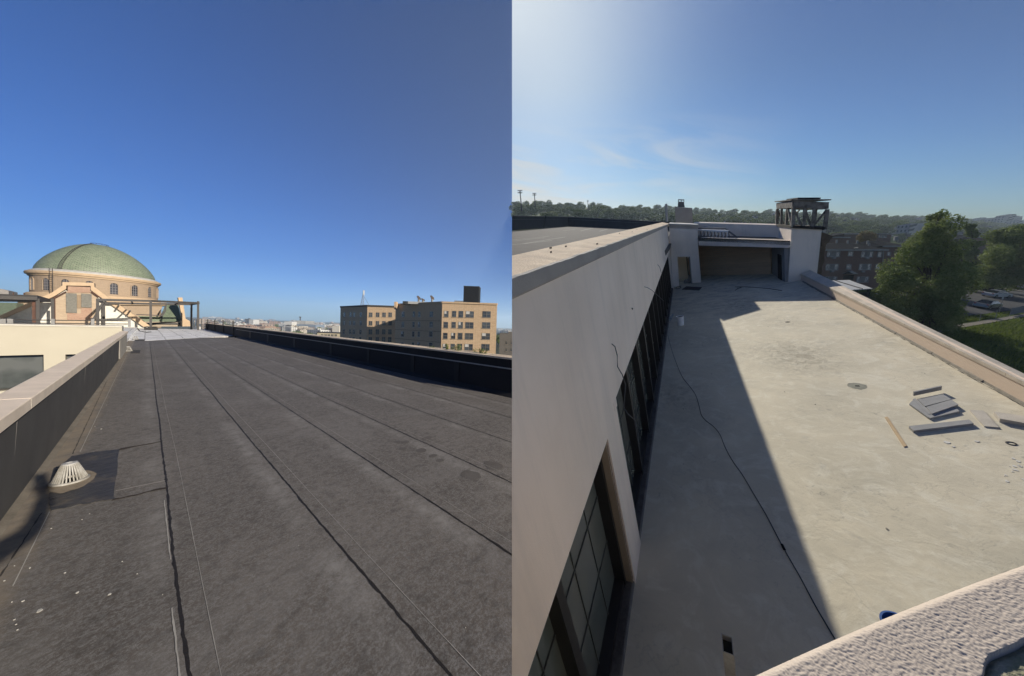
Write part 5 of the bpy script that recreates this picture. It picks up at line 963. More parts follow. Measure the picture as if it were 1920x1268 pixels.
q=zq(1272,540.5); mb=MB(); mb.tube([q+V((.16+.02*math.sin(3*t_))*math.cos(t_),(.35+.03*math.cos(2*t_))*math.sin(t_),.02+.01*t_/6) for t_ in np.linspace(0,15,60)],.014,5); single('hose_coil',mb,steel,S,'small coil of black hose in the far left corner of the terrace','hose')
blu=mat('dark blue cord',(.015,.05,.08),rough=.5,bump=0)
path=[(1252,628),(1254,636),(1257,648),(1262,664),(1270,686),(1280,708),(1291,722),(1304,740),(1311,762),(1315,778),(1324,789),(1338,800),(1350,815),(1358,835),(1372,862),(1391,889),(1410,921),(1436,965),(1468,1026),(1499,1080),(1530,1138),(1564,1196),(1580,1225)]
Cc=Thing('extension_cord','long thin dark blue cord snaking down the shaded deck to the near parapet','cord',zq(1400,905),S)
P3=[zq(px,py,.008) for px,py in path]; PP=[]
for i in range(len(P3)-1):
    for f_ in (0,.25,.5,.75): 
        p0,p1,p2,p3=P3[max(i-1,0)],P3[i],P3[i+1],P3[min(i+2,len(P3)-1)]; t_=f_; PP.append(.5*((2*p1)+(-p0+p2)*t_+(2*p0-5*p1+4*p2-p3)*t_*t_+(-p0+3*p1-3*p2+p3)*t_**3))
Cc.add('cord',MB().tube(PP,.0065,6),blu); a,b_=zq(1466,1021,.012),zq(1471,1031,.012); Cc.add('plug',MB().tube([a,a*.5+b_*.5,b_],.016,8),mat('black plug',(.01,.01,.01)))
mb=MB().tube([zq(px,py,.01) for px,py in ((1378,545),(1384,540.5),(1381,543),(1390,539),(1378,538),(1400,538),(1440,541),(1466,545))],.014,5); single('hose',mb,mat('brown hose',(.12,.09,.07)),S,'thin brown hose lying straight across the far shaded deck','hose')
bb_=Thing('bucket','blue plastic bucket half hidden by the near rough cast parapet','bucket',zq(1682,1150),S); q=V(*Z(S,1686,1172,-4.35)[:2],DZ); bl_=mat('blue plastic',(.04,.13,.42),rough=.4,var=.15,bump=0); bb_.add('body',MB().lathe(q,[(.09,0),(.11,.33),(.124,.335),(.124,.35),(.108,.352),(.106,.335),(.085,.02)],32,caps=False).lathe(q,[(.09,.015),(.08,.018)],32),bl_,smooth=False)
bb_.add('inside',MB().lathe(q,[(.10,.26),(.097,.262)],28),mat('pale blue water',(.18,.28,.45),rough=.2))
# upright aluminium channel near the camera
q=Z(S,1364,1208,-2.75); ch_=Thing('metal_channel','hollow aluminium bar standing upright in the shade at the bottom edge','metal bar',(q[0],q[1],DZ),S); al=mat('dull aluminium',(.30,.31,.31),rough=.6,metal=.15,var=.4,sc_=9); 
a_,b2=.030,.052; mb=MB(); zt2_=-2.75
for (x0,x1,y0,y1) in ((-a_,a_,-b2,-b2+.004),(-a_,a_,b2-.004,b2),(-a_,-a_+.004,-b2+.004,b2-.004),(a_-.004,a_,-b2+.004,b2-.004)): mb.box(q[0]+x0,q[0]+x1,q[1]+y0,q[1]+y1,DZ,zt2_)
ch_.add('tube',mb,al); ch_.add('core',MB().box(q[0]-a_+.005,q[0]+a_-.005,q[1]-b2+.005,q[1]+b2-.005,DZ,zt2_-.05),mat('dark hollow fill',(.04,.045,.035),var=.5))  # dark block inside the bar, the shade of its hollow put into the colour
# ---------------------------------------------------------------- beyond the terrace
gz0=14.
def hT(px,dep):
    t_=np.interp(dep,[0,150,250,400,600,1100,2500],[14,14,10.5,1.5,-10,-24,-40]); u=np.interp(px,[800,960,1250,1300,1600,1925,2100],[-9,-8,-4,0,0,9,10])*np.interp(dep,[0,120,300,700],[0,0,.6,1.2]); return t_+u
cols_=np.linspace(955,1990,56); deps=np.concatenate([[3,8,15,25,40,60,80,100],np.geomspace(120,640,30)])
mb=MB(); vs=[Gd(px,d_,hT(px,d_)) for d_ in deps for px in cols_]; k_=len(cols_); mb.add(vs,[(i*k_+j,i*k_+j+1,(i+1)*k_+j+1,(i+1)*k_+j) for i in range(len(deps)-1) for j in range(k_-1)])
grs=mat('long meadow grass',(.075,.11,.022),rough=1.,var=.8,sc_=.35,fine=9,bump=.6,c2=(.035,.055,.014),bd=.1,spec=.05)
single('ground',mb,grs,S,kind='structure',loc=Gd(1500,40,14),smooth=True)
def sheet(pts,h): return MB().ext([G(px,py,gz0-h) for px,py in pts],-NG*.25)
asp=mat('asphalt',(.055,.055,.056),rough=.85,var=.3,sc_=.5,fine=8,bump=.2); con=mat('concrete pavement',(.34,.30,.24),rough=.9,var=.25,sc_=.6,fine=6)
single('street',sheet([(1560,560),(1700,545),(1828,534),(1935,549),(1935,577),(1828,591),(1740,600),(1620,660)],.03),asp,S,kind='structure')
single('pavement',sheet([(1700,536),(1812,527),(1935,541),(1935,549),(1828,534.5),(1700,545)],.15),con,S,kind='structure')
single('path',sheet([(1760,619),(1793,609),(1860,599),(1935,586),(1935,591),(1860,604.5),(1793,616),(1760,627)],.06),con,S,kind='structure')
# grass blades
mb=MB(); n=9000; gx_=[]
for i in range(n):
    py=random.choice((random.uniform(596,640),random.uniform(600,720))); px=random.uniform(1690,1925)
    if py<np.interp(px,[1690,1793,1935],[640,618,593]): 
        py=random.uniform(*( (np.interp(px,[1780,1828,1925],[600,591,579])+1,np.interp(px,[1780,1860,1925],[608,598,586])))) if px>1780 else 640
    p=G(px,py,gz0); hgt=random.uniform(.15,.5); a=random.uniform(0,6.3); d_=CR*math.cos(a)+CF*math.sin(a); w_=d_*.05; t_=p+NG*hgt+d_*random.uniform(-.15,.15)+CR*.1
    b=len(mb.v); mb.v+=[tuple(p-w_),tuple(p+w_),tuple(t_)]; mb.f.append((b,b+1,b+2)); mb.m.append(0)
single('long_grass',mb,leaf('grass blade',(.10,.15,.03),(.16,.19,.05),.3,.5),S,kind='stuff',loc=G(1850,640,gz0))
# --- big trees with leafy crowns
lf1=leaf('plane tree leaf',(.10,.14,.045),(.26,.29,.11),.28,.55)
def bigtree(lab,base,dep,blobs,n,ls,trunk_top,lab2=None):
    b0=G(*base,gz0); T=Thing('tree',lab,'tree',b0,S,'large street trees'); m_=dep/FOC; cl=[]; mb=MB(); tt=C(S,*trunk_top,dep)
    mb.tube([b0-UPB*.5,b0*.6+tt*.4,tt],[.42,.32,.22],10); 
    for (px,py,r) in blobs:
        c=C(S,px,py,dep+random.uniform(-2.5,2.5)*min(1,r/40)); R0=r*m_
        for k in range(5): cl.append((c+rng.normal(size=3)*R0*.30,R0*random.uniform(.40,.62)))
        mb.tube([tt,(tt+c)/2+rng.normal(size=3)*.3,c],[.16,.10,.04],6)
    T.add('trunk',mb,bark,smooth=True); mb=MB(); leaves(mb,cl,n,ls); T.add('crown',mb,lf1)
bigtree('tallest leafy tree behind the right parapet, with a narrow pointed top',(1722,611),44,[(1761,402,13),(1759,414,18),(1752,432,28),(1782,452,30),(1735,575,40),(1765,560,44),(1738,455,34),(1705,478,36),(1764,492,46),(1688,515,38),(1740,535,52),(1781,540,34),(1662,548,24),(1672,575,26),(1708,580,34),(1765,590,44),(1784,595,26),(1768,626,26),(1745,620,24),(1735,500,40)],52000,.145,(1738,560))
bigtree('broad leafy tree at the right edge of the view beyond the parked cars',(1903,540),66,[(1885,452,30),(1912,450,30),(1938,462,34),(1870,480,30),(1905,490,40),(1935,505,34),(1855,508,22),(1885,522,28),(1915,528,24),(1850,530,16),(1868,440,16)],30000,.19,(1905,500))
bigtree('slender tree between the tallest tree and the broad one, its top against the roofs',(1829,536),80,[(1820,426,9),(1823,440,12),(1826,458,12),(1822,478,14),(1824,498,13),(1826,514,11)],8000,.2,(1829,500))
# --- brick houses
dbr=brick('dark red brown brick',(.16,.085,.065),(.12,.065,.05),(.14,.11,.09),patch=.3); slate=mat('dark slate shingle',(.022,.025,.031),rough=1.,var=.35,sc_=.7,fine=6,c2=(.032,.035,.042),spec=.03); wtr=mat('white house trim',(.42,.42,.40)); hw=glass('house window glass',(.02,.025,.03),.12)
def face_at(px,py,dep): return Face(S,C(S,px,py,dep),CRB,UPB)
def house(lab,dep,x0,x1,eave,base,ridge,rx0,rx1,thick,wins=(),gable=None):
    f=face_at((x0+x1)/2,eave,dep); T=Thing('brick_house',lab,'brick house',f.at((x0+x1)/2,base),S,'brick houses with dark hipped roofs'); u0,v1=f.uv(x0,eave); u1,_=f.uv(x1,eave); v0=min(f.uv(x0,base)[1],f.uv(x1,base)[1])-3
    mb=MB(); f.box(mb,u0,u1,v0,v1,-thick,0); T.add('wall',mb,dbr)
    mb=MB(); f.box(mb,u0-.4,u1+.4,v1-.12,v1+.18,.3,.45); T.add('eaves',mb,wtr)
    ra,rb_=f.uv(rx0,ridge),f.uv(rx1,ridge); rr=thick*.5; sc2=1+rr/dep
    hgt=(ra[1]-v1)*sc2*.9+ (0.0); a=f.p(u0-.5,v1+.12,.45); b_=f.p(u1+.5,v1+.12,.45); c=f.p(rb_[0]*1.0,v1+hgt,-rr); d_=f.p(ra[0],v1+hgt,-rr); e=f.p(u0-.5,v1+.12,-thick-.4); g=f.p(u1+.5,v1+.12,-thick-.4)
    mb=MB().add([a,b_,c,d_,e,g],[(0,1,2,3),(4,3,2,5),(0,3,4),(1,5,2),(0,4,5,1)]); ro=T.add('roof',mb,slate)
    return f,T,(u0,u1,v0,v1,hgt,rr,ro)
def hwin(f,T,x0,x1,y0,y1,k=2):
    u0,u1,v0,v1=f.rect(x0,y0,x1,y1); mb=MB(); f.box(mb,u0,u1,v0,v1,-.1,.02); wo=T.add('window',mb,hw); mb=MB(); t_=.09
    f.box(mb,u0-.05,u1+.05,v0-.16,v0,0,.12)
    for i in range(k+1): x=u0+(u1-u0)*([0,.3,.7,1] if k==3 else [0,1])[i if k==3 else (0 if i==0 else 1)]; f.box(mb,x-t_/2,x+t_/2,v0,v1,0,.06)
    f.box(mb,u0,u1,v1-.06,v1+.03,0,.06); 
    T.add('frame',mb,wtr,parent=wo)
    if k==3: mb=MB(); f.box(mb,u0+(u1-u0)*.34,u0+(u1-u0)*.66,v0+.1,v1-.1,.025,.04); T.add('curtain',mb,mat('net curtain',(.22,.22,.21)),parent=wo)
f5,T5,g5=house('nearest dark brick house with white framed windows and a small pediment, beside the white tower',66,1536,1659,470,560,447.5,1562,1655,11)
for a in ((1551.5,1573.6,471.5,481,3),(1591,1598.5,472,479.5,1),(1616,1635.5,471.8,481.5,3),(1646,1652,472.5,481.5,1),(1549,1570.5,495.5,506,3),(1587.5,1595,496,504,1),(1611.5,1631.7,495.5,505.5,3),(1642,1648,496,504,1),(1547,1568,519,528,3),(1607,1627,519,528.5,3)): hwin(f5,T5,*a[:4],a[4])
for (x,y_) in ((1562,484),(1624.5,484.5),(1558.5,509),(1616,509.5)): mb=MB(); f5.box(mb,*f5.rect(x-2.5,y_-1.5,x+2.5,y_+1.8),0,.35); T5.add('air_conditioner',mb,mat('pale air conditioner',(.35,.35,.33)))
mb=MB(); mb.ext([f5.at(1578,514),f5.at(1590,508),f5.at(1602,514.5)],f5.n*.8); T5.add('pediment',mb,wtr); mb=MB(); mb.ext([f5.at(1580.5,513.3,.81),f5.at(1590,509,.81),f5.at(1599.5,513.8,.81)],f5.n*.05); T5.add('pediment_field',mb,slate)
mb=MB(); f5.box(mb,*f5.rect(1582,516,1598,534),-.2,.03); T5.add('door',mb,mat('dark door',(.02,.02,.02)))
T5.add('downpipe',MB().tube([f5.at(1656.5,471,.1),f5.at(1655,492,.1),f5.at(1653,520,.1)],.07,5),wtr)
for px,py in ((1569,450),(1589.5,451),(1607.5,451),(1627,451.5),(1629.5,456)): c=C(S,px,py,70.5); T5.add('roof_vent',MB().box(c[0]-.14,c[0]+.14,c[1]-.14,c[1]+.14,c[2]-.8,c[2]-.02),mat('pale roof vent',(.42,.42,.4)))
T5.add('satellite_dish',MB().tube([f5.at(1604.5,470,.5),f5.at(1605,466,.6)],.05,4).lathe(f5.at(1605,465.5,.7),[(.02,-.2),(.3,-.05),(.35,.1)],10),wtr)
f6,T6,_=house('brick house wing with a hipped roof partly hidden by the tallest tree',72,1655,1700,463,560,443.5,1669,1692,10); hwin(f6,T6,1664,1669,473,479,1); hwin(f6,T6,1664,1669,497,503,1)
T6.add('roof_vent',MB().box(*(lambda c:(c[0]-.3,c[0]+.3,c[1]-.3,c[1]+.3,c[2]-.8,c[2]+.2))(C(S,1680,445,76))),mat('pale roof vent',(.42,.42,.4)))
f7,T7,_=house('house with a brown hipped roof just above the ridge of the nearest brick house',98,1545,1590,446,480,437,1562,1577,12)
f8,T8,_=house('long dark roofed brick house row behind, with a rusty leaved tree before it',120,1583,1672,439.5,460,430.5,1596,1661,13)
for x in (1642,1648,1653.5,1659): hwin(f8,T8,x,x+3,441.5,445.5,1)
f9,T9,_=house('steep gabled brick house between the two big trees, sunlit gable edge',100,1812,1846,480,530,440,1826,1836,16)
f10,T10,_=house('second roof behind the steep gabled house between the trees',135,1822,1862,446,470,435,1832,1852,12)
c=G(1627,480,gz0); 
cl=[(C(S,1625+dx,441+dy,105),1.6) for dx,dy in ((-9,3),(-3,0),(4,2),(9,4),(0,5),(-6,5))]; T=Thing('tree','rusty brown leaved small tree between the dark roofs','tree',C(S,1625,452,105),S); mb=MB(); mb.tube([C(S,1625,458,105),C(S,1625,445,105)],.2,6); T.add('trunk',mb,bark); mb=MB(); leaves(mb,cl,1800,.22); T.add('crown',mb,leaf('rusty leaf',(.16,.09,.045),(.22,.14,.07),.2,1))
# carport
cp=Thing('carport','flat carport with a bright corrugated metal roof below the right parapet','carport',G(1590,590,gz0),S)
def corr():
    m,t_,b,o=nodes('corrugated white sheet'); k=NT(t_); x,y,z=k.xyz(); s_=k.m('SINE',k.m('MULTIPLY',k.m('ADD',k.m('MULTIPLY',x,.9),k.m('MULTIPLY',y,.1)),14.)); k.set(b,'Base Color',k.mix(k.m('MULTIPLY',k.rng(k.noise(.7,5),.5,.65),.4),(.62,.61,.58),(.40,.38,.34))); b.inputs['Roughness'].default_value=.5; k.bump(s_,b,.8,.06); return m
Hc=9.2; cq=[G(px,py,Hc) for px,py in ((1528,527.5),(1592,525),(1636,541),(1579.5,544.5))]
cp.add('roof_sheet',MB().ext(cq,-NG*.12),corr()); 
cp.add('rib',MB().beam((cq[0]*.45+cq[1]*.55)+NG*.05,(cq[3]*.35+cq[2]*.65)+NG*.05,.12,.1,up=NG),steel)
for f_ in (.1,.5,.9):
    a=cq[3]*(1-f_)+cq[2]*f_; cp.add('post',MB().beam(a-NG*.1,a-NG*4.6,.15,.15,up=CF),steel); b_=cq[0]*(1-f_)+cq[1]*f_; cp.add('post',MB().beam(b_-NG*.1,b_-NG*4.6,.15,.15,up=CF),steel)
cp.add('side_wall',MB().ext([cq[3]-NG*.5,cq[2]-NG*.5,cq[2]-NG*1.3,cq[3]-NG*1.3],CF*.1),mat('dark teal cladding',(.035,.045,.045)))
cp.add('back_wall',MB().ext([cq[0]-NG*.2,cq[1]-NG*.2,cq[1]-NG*4.7,cq[0]-NG*4.7],CF*.2),mat('dark teal cladding',(.035,.045,.045)))
# --- cars
def car(lab,px,py,heading,paint,kind='sedan',g='parked cars below the terrace'):
    P=G(px,py,gz0-.05); hx=unit(G(px+heading[0],py+heading[1],gz0)-G(px,py,gz0)); hy=np.cross(NG,hx); T=Thing('parked_car',lab,'car',P,S,g); W_=.9
    q=lambda x,y,z: P+hx*x+hy*y+NG*z
    if kind=='sedan': body=[(-2.25,.35),(-2.2,.8),(-1.9,.95),(-.9,1.0),(.9,1.0),(2.0,.85),(2.25,.6),(2.25,.32),(1.9,.25),(-1.9,.25)]; cab_=[(-1.75,.97),(-1.0,1.42),(.35,1.45),(1.25,1.0)]
    elif kind=='suv': body=[(-2.3,.4),(-2.3,1.0),(-2.1,1.1),(1.1,1.12),(2.1,1.0),(2.3,.75),(2.3,.4),(1.9,.3),(-1.9,.3)]; cab_=[(-2.15,1.08),(-1.8,1.7),(.2,1.75),(1.15,1.1)]
    else: body=[(-2.8,.5),(-2.8,1.1),(-.6,1.12),(1.5,1.15),(2.6,1.05),(2.8,.8),(2.8,.45),(2.3,.38),(-2.3,.38)]; cab_=[(-.7,1.1),(-.5,1.8),(.8,1.82),(1.6,1.14)]
    mb=MB(); n=len(body); pr=[(y_,s_) for y_,s_ in ((-W_,.96),(-W_*.93,1.),(W_*.93,1.),(W_,.96))]
    vs=[q(x*s_,y_,z*(s_ if z>.5 else 1)) for y_,s_ in pr for x,z in body]; mb.add(vs,[tuple(range(n))[::-1],tuple(range(3*n,4*n))]+[(k*n+i,k*n+(i+1)%n,(k+1)*n+(i+1)%n,(k+1)*n+i) for k in range(3) for i in range(n)]); T.add('body',mb,paint,smooth=False)
    mb=MB(); b_=[q(x,-W_*.93,z) for x,z in (cab_[0],cab_[3])]+[q(x,W_*.93,z) for x,z in (cab_[3],cab_[0])]; t_=[q(x,-W_*.72,z) for x,z in (cab_[1],cab_[2])]+[q(x,W_*.72,z) for x,z in (cab_[2],cab_[1])]
    mb.hexa(b_+t_); T.add('windows',mb,glass('car glass',(.015,.018,.02),.05)); mb=MB(); tt=[p+NG*.01 for p in t_]; ce=sum(tt)/4; tt=[ce+(p-ce)*1.04 for p in tt]; mb.ext(tt,NG*.04); T.add('roof',mb,paint)
    mb=MB()
    for s_ in (-1,1): pass
    for x in (-1.4,1.4):
        for s_ in (-1,1): c=q(x,s_*(W_-.08),.33); wh_=T.add('wheel',MB().tube([c-hy*.1,c+hy*.11],.33,16),mat('tyre',(.015,.015,.015))); T.add('rim',MB().tube([c+hy*s_*.09,c+hy*s_*.125],.19,10),galv,parent=wh_) if wh_ else None
    for s_ in (-1,1): T.add('headlight',MB().hexa([q(2.1,s_*.55,.62),q(2.27,s_*.55,.6),q(2.2,s_*.82,.6),q(2.05,s_*.85,.62),q(2.1,s_*.55,.75),q(2.22,s_*.55,.72),q(2.15,s_*.82,.72),q(2.05,s_*.85,.75)]),mat('lamp lens',(.6,.6,.6),rough=.1)); T.add('tail_light',MB().hexa([q(-2.28,s_*.6,.75),q(-2.1,s_*.6,.75),q(-2.1,s_*.84,.75),q(-2.25,s_*.84,.75),q(-2.27,s_*.6,.9),q(-2.1,s_*.6,.9),q(-2.1,s_*.84,.9),q(-2.2,s_*.84,.9)]),mat('red lens',(.4,.02,.02),rough=.2))
def paint(n_,c): m,t_,b,o=nodes(n_); b.inputs['Base Color'].default_value=(*c,1); b.inputs['Roughness'].default_value=.3; b.inputs['Metallic'].default_value=.3; b.inputs['Coat Weight'].default_value=.6; return m
car('white suv parked at the far kerb at the right edge of the view',1917,541.5,(10,1.6),paint('white car paint',(.75,.75,.75)),'suv')
car('silver sedan parked in the shade across the street, between two darker cars',1866,557,(10,.2),paint('silver car paint',(.45,.47,.49)))
car('dark pickup truck parked under the slender tree',1837,547,(10,1.),paint('black car paint',(.03,.03,.035)),'pickup')
car('charcoal sedan parked at the near side of the street beside the grass',1848,577,(10,-.8),paint('grey car paint',(.12,.125,.13)))
car('dark car parked below the carport, half hidden by the tallest tree',1642,566,(10,-1.5),paint('blue black car paint',(.05,.055,.065)))
# --- fence, signs
fc=Thing('wire_fence','thin wire fence with leaning posts and a grey sheet between the grass and the street','fence',G(1870,600,gz0),S); fp=[]
for px,py in ((1836,604),(1866,599),(1893,593.5),(1921,588)):
    p=G(px,py,gz0); fp.append(p); fc.add('post',MB().tube([p,p+UPB*1.45],.035,6),galv)
for i in range(3):
    for z in (.2,.8,1.4): fc.add('wire',MB().tube([fp[i]+UPB*z,(fp[i]+fp[i+1])/2+UPB*(z-.03),fp[i+1]+UPB*z],.008,4),galv)
fc.add('grey_sheet',MB().ext([fp[2]+UPB*.25,fp[3]+UPB*.25,fp[3]+UPB*1.5,fp[2]+UPB*1.35],CF*.02),mat('grey mesh sheet',(.16,.18,.20)))
p=G(1873.5,587,gz0); sg=Thing('street_sign','small white sign on a leaning pole between the cars and the fence','sign',p,S); tp_=p+UPB*2.5; sg.add('pole',MB().tube([p,tp_],.035,6),galv); sg.add('panel',MB().ext([tp_+CR*x+UPB*z for x,z in ((-.14,-.1),(.14,-.1),(.14,.5),(-.14,.5))],CF*.02),mat('white sign panel',(.7,.7,.68)))
# --- town and wooded hill behind
w1=leaf('hill tree leaf one',(.065,.09,.045),(.13,.165,.075),.22,.25); w2_=leaf('hill tree leaf two',(.085,.115,.045),(.17,.20,.08),.22,.25); RT=[]
for i in range(6):
    mb=MB(); h=12; w_=11; mb.tube([(0,0,-2),(.1,0,3),(-.1,.1,6)],[.35,.25,.12],6,1); cl=[((0,0,h*.62),(w_*.34,w_*.34,h*.27))]
    for j in range(9): a=random.uniform(0,6.3); r=random.uniform(.2,.4)*w_; cl.append(((r*math.cos(a),r*math.sin(a),random.uniform(.3,.85)*h),(random.uniform(.15,.27)*w_,)*2+(random.uniform(.12,.2)*h,)))
    leaves(mb,cl,2300,.42,0); RT.append(mesh_of(mb,'hill_tree',[w1 if i%2 else w2_,bark],(0,0,0),'R',False))
Bz=np.array([CRB,np.cross(UPB,CRB),UPB]).T     # local upright axes of the land
def put(me,name,p,s,rz,label,cat,group):
    o=bpy.data.objects.new(name,me); colR.objects.link(o); M_=FR['R']@Bz@np.array([[math.cos(rz),-math.sin(rz),0],[math.sin(rz),math.cos(rz),0],[0,0,1]]); m=Matrix.Identity(4)
    sv=s if isinstance(s,tuple) else (s,s,s)
    for i in range(3):
        for j in range(3): m[i][j]=float(M_[i,j]*sv[j])
    t_=FR['R']@p
    for i in range(3): m[i][3]=float(t_[i])
    o.matrix_world=m; return tag(o,label,cat,group)
K=0
bands=[(240,310,75),(310,390,75),(390,480,75),(480,590,70)]
for d0,d1,n in bands:
    for i in range(n):
        px=955+12+(1925-955)*((i+random.random())/n)**.95; dep=random.uniform(d0,d1)
        if px<1230 and dep>480: dep=random.uniform(250,500)
        p=Gd(px,dep,hT(px,dep)); far='left' if px<1310 else 'right'
        put(random.choice(RT),'hill_tree',p,(random.uniform(1.0,1.7),)*2+(random.uniform(.8,1.2),),random.uniform(0,6.3),'tree in the hazy belt behind the dark felt parapet' if far=='left' else 'tree on the wooded hillside right of the chimney block','tree','hillside trees '+('behind the felt parapet' if far=='left' else 'right of the chimney block')); K+=1
for i in range(34):
    px=random.uniform(1540,1925); dep=random.uniform(130,240); p=Gd(px,dep,hT(px,dep)); put(random.choice(RT),'hill_tree',p,random.uniform(.6,.85),random.uniform(0,6.3),'lower tree among the dark hipped roofs','tree','trees among the dark roofs')
# houses scattered on the hill
HP=[]
for i,(c,rc_) in enumerate((((.50,.48,.44),(.16,.16,.17)),((.34,.30,.27),(.12,.11,.11)),((.60,.58,.54),(.25,.24,.24)),((.30,.20,.16),(.10,.10,.11)))):
    mb=MB(); mb.box(-5,5,-4,4,-4,5); mb.ext([(-5.4,-4.6,4.9),(-5.4,4.6,4.9),(-5.4,0,8.2)],(10.8,0,0),1); mb.box(2,2.8,-.5,.5,6,9.2,0); HP.append(mesh_of(mb,'hill_house',[bwin('hill house wall %d'%i,c,(.04,.04,.05),2.6,2.7),mat('hill roof %d'%i,rc_)],(0,0,0),'R',False))
for i in range(70):
    px=random.uniform(1330,1925); dep=random.uniform(170,560); p=Gd(px,dep,hT(px,dep)); put(random.choice(HP),'hill_house',p,random.uniform(.8,1.2),random.uniform(-.8,.8),'small house roof among the trees of the hillside','house','houses on the wooded hillside')
def blk(name,lab,px0,px1,pt_,pb,dep,m_,th=14,extra=()):
    f=face_at((px0+px1)/2,pb,dep); T=Thing(name,lab,'building',f.O,S); mb=MB(); u0,u1,v0,v1=f.rect(px0,pt_,px1,pb); f.box(mb,u0,u1,v0-10,v1,-th,0); T.add('wall',mb,m_)
    for (a,b_,c,d_) in extra: mb=MB(); f.box(mb,*f.rect(a,c,b_,d_),-th*.7,-.5); T.add('roof_block',mb,m_)
    return T
gk=bwin('hill concrete building',(.44,.42,.39),(.06,.065,.07),3.4,3.2); gk2=bwin('hill brown building',(.30,.26,.23),(.05,.05,.055),3.,3.); gk3=bwin('hill pale building',(.46,.46,.46),(.10,.11,.12),2.4,3.)
blk('hospital_building','long flat grey building on the skyline just left of the steel cage',1438,1468,398.5,408,560,gk,14,((1443,1455,396.3,399),))
T=blk('pale_tower','pale narrow tower with three panels, left of the tallest tree top',1707.5,1729,419,440,230,gk3,8); f=face_at(1718,430,229.6)
for x in (1709,1715.5,1722): mb=MB(); f.box(mb,*f.rect(x,424,x+5,437),0,.15); T.add('panel',mb,mat('grey window panel',(.17,.19,.22)))
blk('skyline_building','low dark building on the skyline right of the tallest tree top',1783,1812,411.5,420,590,gk2,20,((1800,1806,408.8,412),(1783,1790,410.6,412)))
blk('skyline_building','pale flat office on the skyline, second from the right edge',1834,1858,409.5,421,560,gk3,20,((1840,1850,407.8,410),))
blk('skyline_building','brown terraced building with slanting top on the skyline',1852,1886,410,424,500,gk2,20,((1858,1876,408.5,411),))
blk('skyline_building','stepped concrete building with jutting top, highest on the right skyline',1884,1913,406,424,480,gk,20,((1893,1906,401.5,406.5),(1888,1912,404.6,408)))
blk('skyline_building','low grey slab at the right end of the skyline',1908,1930,413,424,470,gk,16)
def flood(px,py,pb,dep,lab,hs=.8):
    T=Thing('floodlight_mast',lab,'floodlight',C(S,px+5,pb,dep),S,'floodlight masts over the hazy trees'); a=C(S,px+6*(pb-py)/45,pb+12,dep); b_=C(S,px,py,dep); T.add('mast',MB().tube([a,b_],[.28,.18],6),steel); s_=hs
    for j in (-1,0): 
        T.add('crossbar',MB().beam(b_+UPB*(.2+1.1*j)*s_-CR*1.2*s_,b_+UPB*(.2+1.1*j)*s_+CR*1.2*s_,.12,.12),steel)
        for i in range(4): c=b_+UPB*(.25+1.1*j)*s_+CR*(-1.1+.72*i)*s_; T.add('lamp',MB().hexa([c+CR*x*s_+CF*y*s_+UPB*z*s_ for x,y,z in ((-.22,-.2,-.25),(.22,-.2,-.25),(.22,.2,-.25),(-.22,.2,-.25),(-.22,-.2,.25),(.22,-.2,.25),(.22,.2,.25),(-.22,.2,.25))]),mat('lamp housing',(.25,.25,.26)))
flood(975,358.5,384,130,'nearest floodlight mast, by the left edge of the terrace view'); flood(1002,363.5,376,165,'second floodlight mast, a little right of the nearest'); flood(1102,376.5,382,300,'tiny third floodlight mast half sunk in the trees',.7)
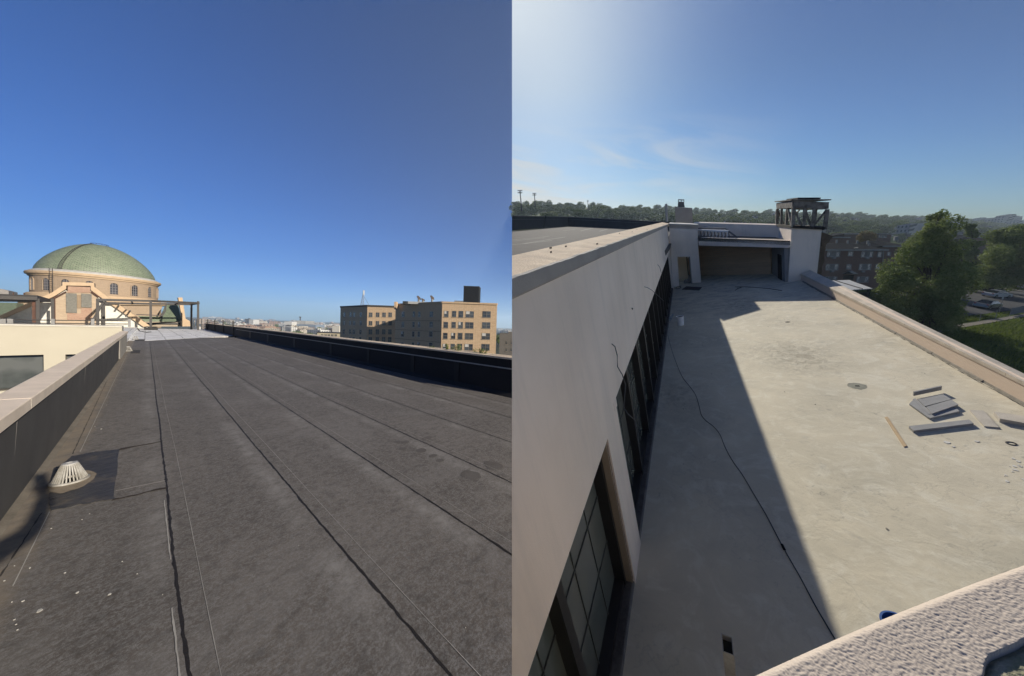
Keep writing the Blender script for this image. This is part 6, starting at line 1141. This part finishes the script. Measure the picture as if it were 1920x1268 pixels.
# ---------------------------------------------------------------- air
bpy.context.view_layer.update(); zs=[]
for o in list(colR.objects)+list(colL.objects):
    if o.type=='MESH' and len(o.data.vertices): co=np.empty(len(o.data.vertices)*3); o.data.vertices.foreach_get('co',co); mw=np.array(o.matrix_world); z_=co.reshape(-1,3)@mw[2,:3]+mw[2,3]; zs+=[z_.max(),z_.min()]
top_,low_=max(zs)+1.5,min(zs)-1.
mb=MB(); mb.box(-5200,5200,-5200,5200,low_,top_); hz=bpy.data.materials.new('haze'); hz.use_nodes=True; t=hz.node_tree; t.nodes.clear(); o_=t.nodes.new('ShaderNodeOutputMaterial'); v_=t.nodes.new('ShaderNodeVolumePrincipled'); v_.inputs['Color'].default_value=(.60,.76,.96,1); v_.inputs['Density'].default_value=.00014; v_.inputs['Anisotropy'].default_value=.45; t.links.new(v_.outputs[0],o_.inputs['Volume'])
me=bpy.data.meshes.new('haze'); me.from_pydata(mb.v,[],mb.f); bm=bmesh.new(); bm.from_mesh(me); bmesh.ops.recalc_face_normals(bm,faces=bm.faces[:]); bm.to_mesh(me); bm.free(); me.materials.append(hz); ho=bpy.data.objects.new('haze',me); sc.collection.objects.link(ho); 
for nm,cc in (('sun_over_terrace',colR),('sun_over_roof',colL)):
    g_=bpy.data.collections.new('lit_by_'+nm)
    for q_ in list(cc.objects)+[ho]: g_.objects.link(q_)
    L_=bpy.data.objects[nm].light_linking; L_.receiver_collection=g_; L_.blocker_collection=g_
# overall reflectance, set against the bright exposure of both photographs
KEEP=('glass','leaf','car paint','haze')
for m in bpy.data.materials:
    if not m.use_nodes or any(k in m.name for k in KEEP) : continue
    f={'white wall render':1.,'rough cast edge':.9,'skim coated terrace deck':1.36,'pink beige render':1.25,'stained parapet capping':1.3,'sandy cement wall top':1.2,'cream rough cast':1.12,'dried silt':1.1,'grey cap sheet':.85,'asphalt':1.,'dark red brown brick':1.,'long meadow grass':1.,'dull aluminium':1.,'hill tree':1.,'peach terracotta trim':.75,'green glazed tile':.75,'soot brown brick':1.,'weathered grey steel':1.,'apartment buff brick':1.0,'cream render':.52,'white roof coating':1.,'peeling white stucco':.8,'dull white metal':1.,'raw pine lath':.9,'pale stone slab':.9,'grey cut stone':.9,'white bucket plastic':1.,'granulated roofing felt':.62,'tan cement coping':1.15,'tan coping stone':1.25,'corrugated white sheet':.9}.get(m.name,.68)
    t=m.node_tree
    for b in [n for n in t.nodes if n.type=='BSDF_PRINCIPLED']:
        i=b.inputs['Base Color']
        if i.is_linked:
            src=i.links[0].from_socket; q=t.nodes.new('ShaderNodeMix'); q.data_type='RGBA'; q.blend_type='MULTIPLY'; q.inputs[0].default_value=1; t.links.new(src,q.inputs[6]); q.inputs[7].default_value=(f,f,f,1); t.links.new(q.outputs[2],i)
        else: c=i.default_value; i.default_value=(c[0]*f,c[1]*f,c[2]*f,1)
